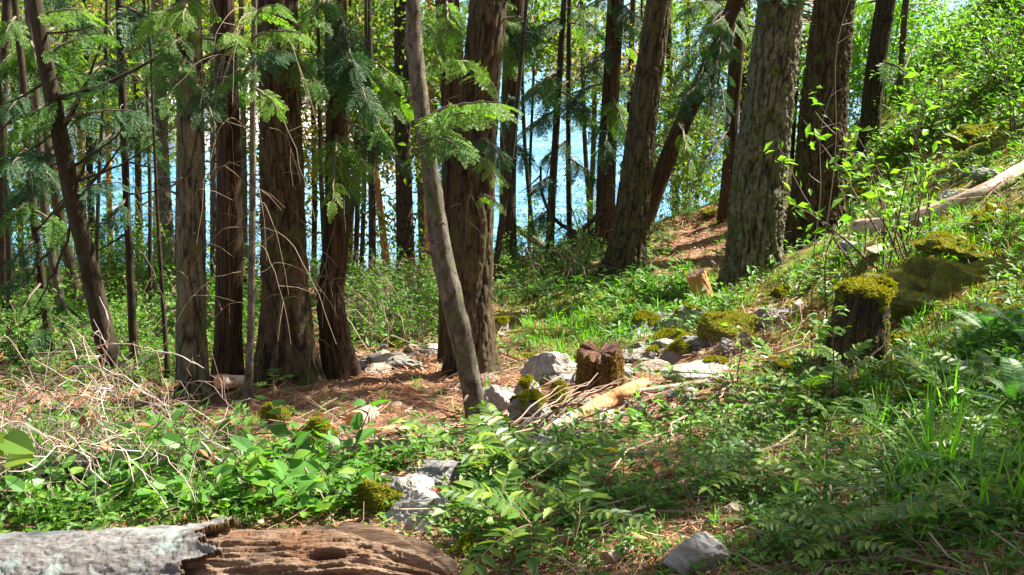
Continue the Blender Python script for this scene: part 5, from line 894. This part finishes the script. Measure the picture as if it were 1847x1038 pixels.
PL += [('salal', *a) for a in [(500,880,1.2),(560,850,1.3),(610,880,1.2),(470,925,1.1),(390,890,1.1),(310,800,1.),(350,850,1.1),(260,870,1.),(190,900,1.),(110,890,1.),(45,715,1.1),(430,860,1.),(540,920,1.1),(590,925,1.),(240,920,1.),(330,915,1.),(60,850,1.),(20,900,1.),(160,840,1.),(500,830,1.),(410,930,1.),(130,760,.9),(290,860,.9),(1140,790,.8),(100,930,1.)]]
PL += [('vetch', *a) for a in [(1420,820,1.),(1300,790,1.),(1500,850,1.1),(1620,810,1.),(1560,760,1.1),(1680,960,1.),(1400,880,.9),(1530,960,.9),(1200,880,1.),(1120,1000,.8),(1260,820,1.),(1350,770,1.),(1000,870,.9),(1460,720,1.1),(1800,780,1.),(1750,900,.9),(560,760,.9),(720,840,1.),(680,830,.9),(1080,900,.9),(1400,1000,.8),(1590,900,1.)]]
PL += [('fern', *a) for a in [(1740,625,.4),(1775,600,.4),(1640,600,.35),(1835,740,.9),(1790,610,.8),(1845,620,1.),(1600,760,.5),(620,640,.5),(1770,880,.6),(1340,840,.4)]]
PL += [('grass_tuft', *a) for a in [(1700,870,1.3),(1690,850,1.2),(1735,900,1.),(1580,790,.8),(1255,860,.9),(1262,560,.9),(1235,545,.9),(1190,575,.9),(1140,590,.8),(1010,640,.9),(1000,655,.8),(1300,515,.8),(1640,900,.8),(1625,370,1.),(1215,560,.9),(1800,860,.9),(1780,950,.8),(1660,980,.8),(1440,920,.6),(1480,880,.6),(1720,760,.9),(1270,585,.7),(1060,610,.9),(1560,560,.8),(1610,930,.9),(1840,930,.9),(1690,890,1.1)]]
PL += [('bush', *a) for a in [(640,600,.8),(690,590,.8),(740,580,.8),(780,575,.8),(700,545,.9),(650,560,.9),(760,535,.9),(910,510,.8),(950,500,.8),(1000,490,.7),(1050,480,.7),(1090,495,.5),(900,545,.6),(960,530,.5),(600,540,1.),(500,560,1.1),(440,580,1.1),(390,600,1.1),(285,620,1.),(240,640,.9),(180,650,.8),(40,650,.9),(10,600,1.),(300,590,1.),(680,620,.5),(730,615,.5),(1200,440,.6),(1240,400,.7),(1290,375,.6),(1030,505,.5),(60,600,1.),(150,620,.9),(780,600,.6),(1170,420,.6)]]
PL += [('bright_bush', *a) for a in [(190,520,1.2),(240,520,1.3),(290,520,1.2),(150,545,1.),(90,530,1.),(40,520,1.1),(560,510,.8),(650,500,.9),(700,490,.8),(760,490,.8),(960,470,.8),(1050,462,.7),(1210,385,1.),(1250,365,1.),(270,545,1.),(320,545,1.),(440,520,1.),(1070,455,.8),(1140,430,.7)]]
PL += [('leafy_shrub', *a) for a in [(1630,475,1.15),(1640,440,1.2),(1830,250,1.4),(1640,280,1.3),(1570,290,1.),(1700,220,1.3),(1790,170,1.4),(1600,200,1.3),(1550,230,1.2),(1660,140,1.2),(1740,120,1.3),(1800,60,1.4),(1700,60,1.3),(1840,120,1.3),(1760,20,1.3),(1840,10,1.4),(1650,40,1.2)]]
PL += [('seedling', *a) for a in [(1465,560,1.2),(1490,520,.9),(1440,545,.8),(1430,400,.9),(1380,610,.8),(1290,470,.8),(1480,690,1.1),(1500,720,.9),(1330,700,.8),(1790,500,1.1),]]
RK = [rock_mesh(200+s, 1, .8, .7, 30, 20, 7+s, .08) for s in range(6)]; RKM = []
for q in range(6):
    mb = MB(); mb.add(*RK[q]); RKM.append(mb.mesh('small_rock', [M[('rock', 'rockd', 'rockt', 'rock', 'rockw', 'rockd')[q]]]))
KINDS['small_rock'] = ([(None, None)]*6, None, None, 'rock', 'small loose rock', 'small loose rocks along the path')
for (x0, y0, x1, y1, n, s0, s1) in ((890,700,960,790,10,24,56),(960,680,1060,700,6,24,50),(690,640,800,640,5,18,34),(1300,620,1420,575,8,18,40),(700,880,830,830,6,20,40),(1110,650,1330,620,20,20,56),(1160,600,1260,560,9,24,56),(1150,720,1330,700,8,16,36),(640,670,760,640,5,20,40),(1330,600,1460,560,7,12,34),(560,800,700,860,5,18,40),(660,650,760,640,6,14,30),(1040,750,1200,720,8,14,34),(870,600,920,600,3,14,26),(1690,330,1800,300,4,20,40),(1180,660,1330,690,6,16,36),(930,800,1060,800,4,16,30)):
    for q in range(n): f = (q+U(.1, .9))/n; PL.append(('small_rock', x0+(x1-x0)*f+U(-8, 8), y0+(y1-y0)*f+U(-12, 12), U(s0, s1)))
meshes = {}; ent = []
for kd, x, y, s in PL:
    protos, sm, lm, cat, desc, grp = KINDS[kd]; v = rng.integers(0, len(protos))
    if kd == 'small_rock':
        P = gh(x, y); s_ = psize(s, P)*.55; o = link('rock', RKM[v]); o.location = P+[0, 0, s_*.12]; o.rotation_euler = (U(-.4, .4), U(-.4, .4), U(0, 6.28)); o.scale = (s_, s_*U(.8, 1.2), s_*U(.8, 1.15)); ent.append((o, kd, x, y, where(x, y))); continue
    if (kd, v) not in meshes: st, lf = protos[v]; meshes[(kd, v)] = (st.mesh(kd+'_stem', M[sm], True) if st else None, lf.mesh(kd+'_leaves', M[lm], False))
    a, b_ = meshes[(kd, v)]; P = gh(x, y)
    if a is None: o = link(kd, b_)
    else: o = link(kd, None); link('stem', a, o); link('foliage', b_, o)
    o.location = P; o.rotation_euler = (U(-.08, .08), U(-.08, .08), U(0, 6.28)); s = s*U(.9, 1.1); o.scale = (s, s, s*U(.9, 1.1)); ent.append((o, kd, x, y, where(x, y)))
ordn = ['leftmost', 'second from left', 'third from left', 'fourth from left', 'fifth from left', 'sixth from left', 'seventh from left', 'eighth from left', 'ninth from left', 'tenth from left', 'eleventh from left', 'twelfth from left', 'thirteenth from left', 'fourteenth from left', 'fifteenth from left', 'sixteenth from left']; cl = {}
for e_ in ent: cl.setdefault((e_[1], e_[4]), []).append(e_)
for (kd, w), L_ in cl.items():
    L_.sort(key=lambda e_: e_[2])
    for q, e_ in enumerate(L_): tag(e_[0], KINDS[kd][4]+' '+w+(', '+ordn[q] if len(L_) > 1 else ''), KINDS[kd][3], KINDS[kd][5])
# single plants of their own shape
def single(name, st, lf, P, sm, lm, label, cat, rot=0., s=1.):
    o = put(name, st, M[sm], None, True) if not lf else link(name, None)
    if lf: put('stem', st, M[sm], o, True); put('foliage', lf, M[lm], o)
    o.location = P; o.rotation_euler = (0, 0, rot); o.scale = (s, s, s); tag(o, label, cat)
for q, (x, y, h, lb) in enumerate([(1482,475,2.9,'tall pale dead stem standing in front of the brown giant fir'),(1465,470,1.9,'thin reddish dead stem in front of the brown giant fir'),(1528,455,.9,'knobbly broken dead stem before the sawn log end'),(1550,520,1.0,'thin slanting dark stem behind the mossy stump'),(1475,690,1.0,'dark thin stem left of the mossy stump')]):
    st, _ = deadstemp(q, h); single('dead_sapling', st, None, gh(x, y), 'deadtwig' if q < 3 else 'redstem', None, lb, 'dead stem')
# broad dark leaves close to the camera at the left edge
st, lf = MB(), MB(); Pn = at(-30, 860, 2.6)
for (x, y), a, sz in (((40,790), .3, .10), ((45,830), -.5, .09), ((0,775), .9, .09)):
    e = at(x, y, 2.5); st.add(*tube(path([Pn-[0, 0, .5], Pn, e], 8), np.linspace(.004, .002, 8), 5, False)); lf.inst(LEAF, mat4(rotm(np.array([[cos(a), -.4, sin(a)*-.6]]), np.array([[.2, -.7, .8]])), np.array([sz]), np.array([e-[sz*.5, 0, 0]])))
o = link('salal', None); put('stem', st, M['redstem'], o, True); put('foliage', lf, M['grape'], o); tag(o, 'broad dark leaves close up at the left edge', 'leaves')
# sword fern frond, red leaf, cones
lf = MB(); lf.inst(LEAF, mat4(flat(np.array([gh(820, 912)]), .1), np.array([.13]), np.array([gh(820, 912)+[-.05, 0, .05]]))); o = put('red_leaf', lf, M['redleaf']); tag(o, 'single crimson leaf beside the three pale stones', 'leaf')
def cone():
    mb = MB(); n = 90; k = np.arange(n); t = k/n; a = k*2.4; r = .019*np.sin(pi*(.12+.82*t))**.8; X = np.stack([r*np.cos(a), r*np.sin(a), t*.065], -1); D = np.stack([np.cos(a), np.sin(a), .6+0*a], -1)
    mb.inst(leaf(1, .9, .1, -.1, 3), mat4(rotm(D, np.tile([0, 0, 1.], (n, 1))), .014, X)); mb.add(*tube([(0, 0, 0), (0, 0, .03), (0, 0, .065)], [.012, .015, .005], 8)); return mb
cm = cone().mesh('cone', [M['cut']])
for q, (x, y, lb) in enumerate([(1505,925,'lower left fir cone lying under the grass blades'),(1517,912,'upper right fir cone lying under the grass blades')]):
    o = link('fir_cone', cm); o.location = gh(x, y)+[0, 0, .02]; o.rotation_euler = (1.3, .2, q*1.7); tag(o, lb, 'fir cone', 'fir cones')
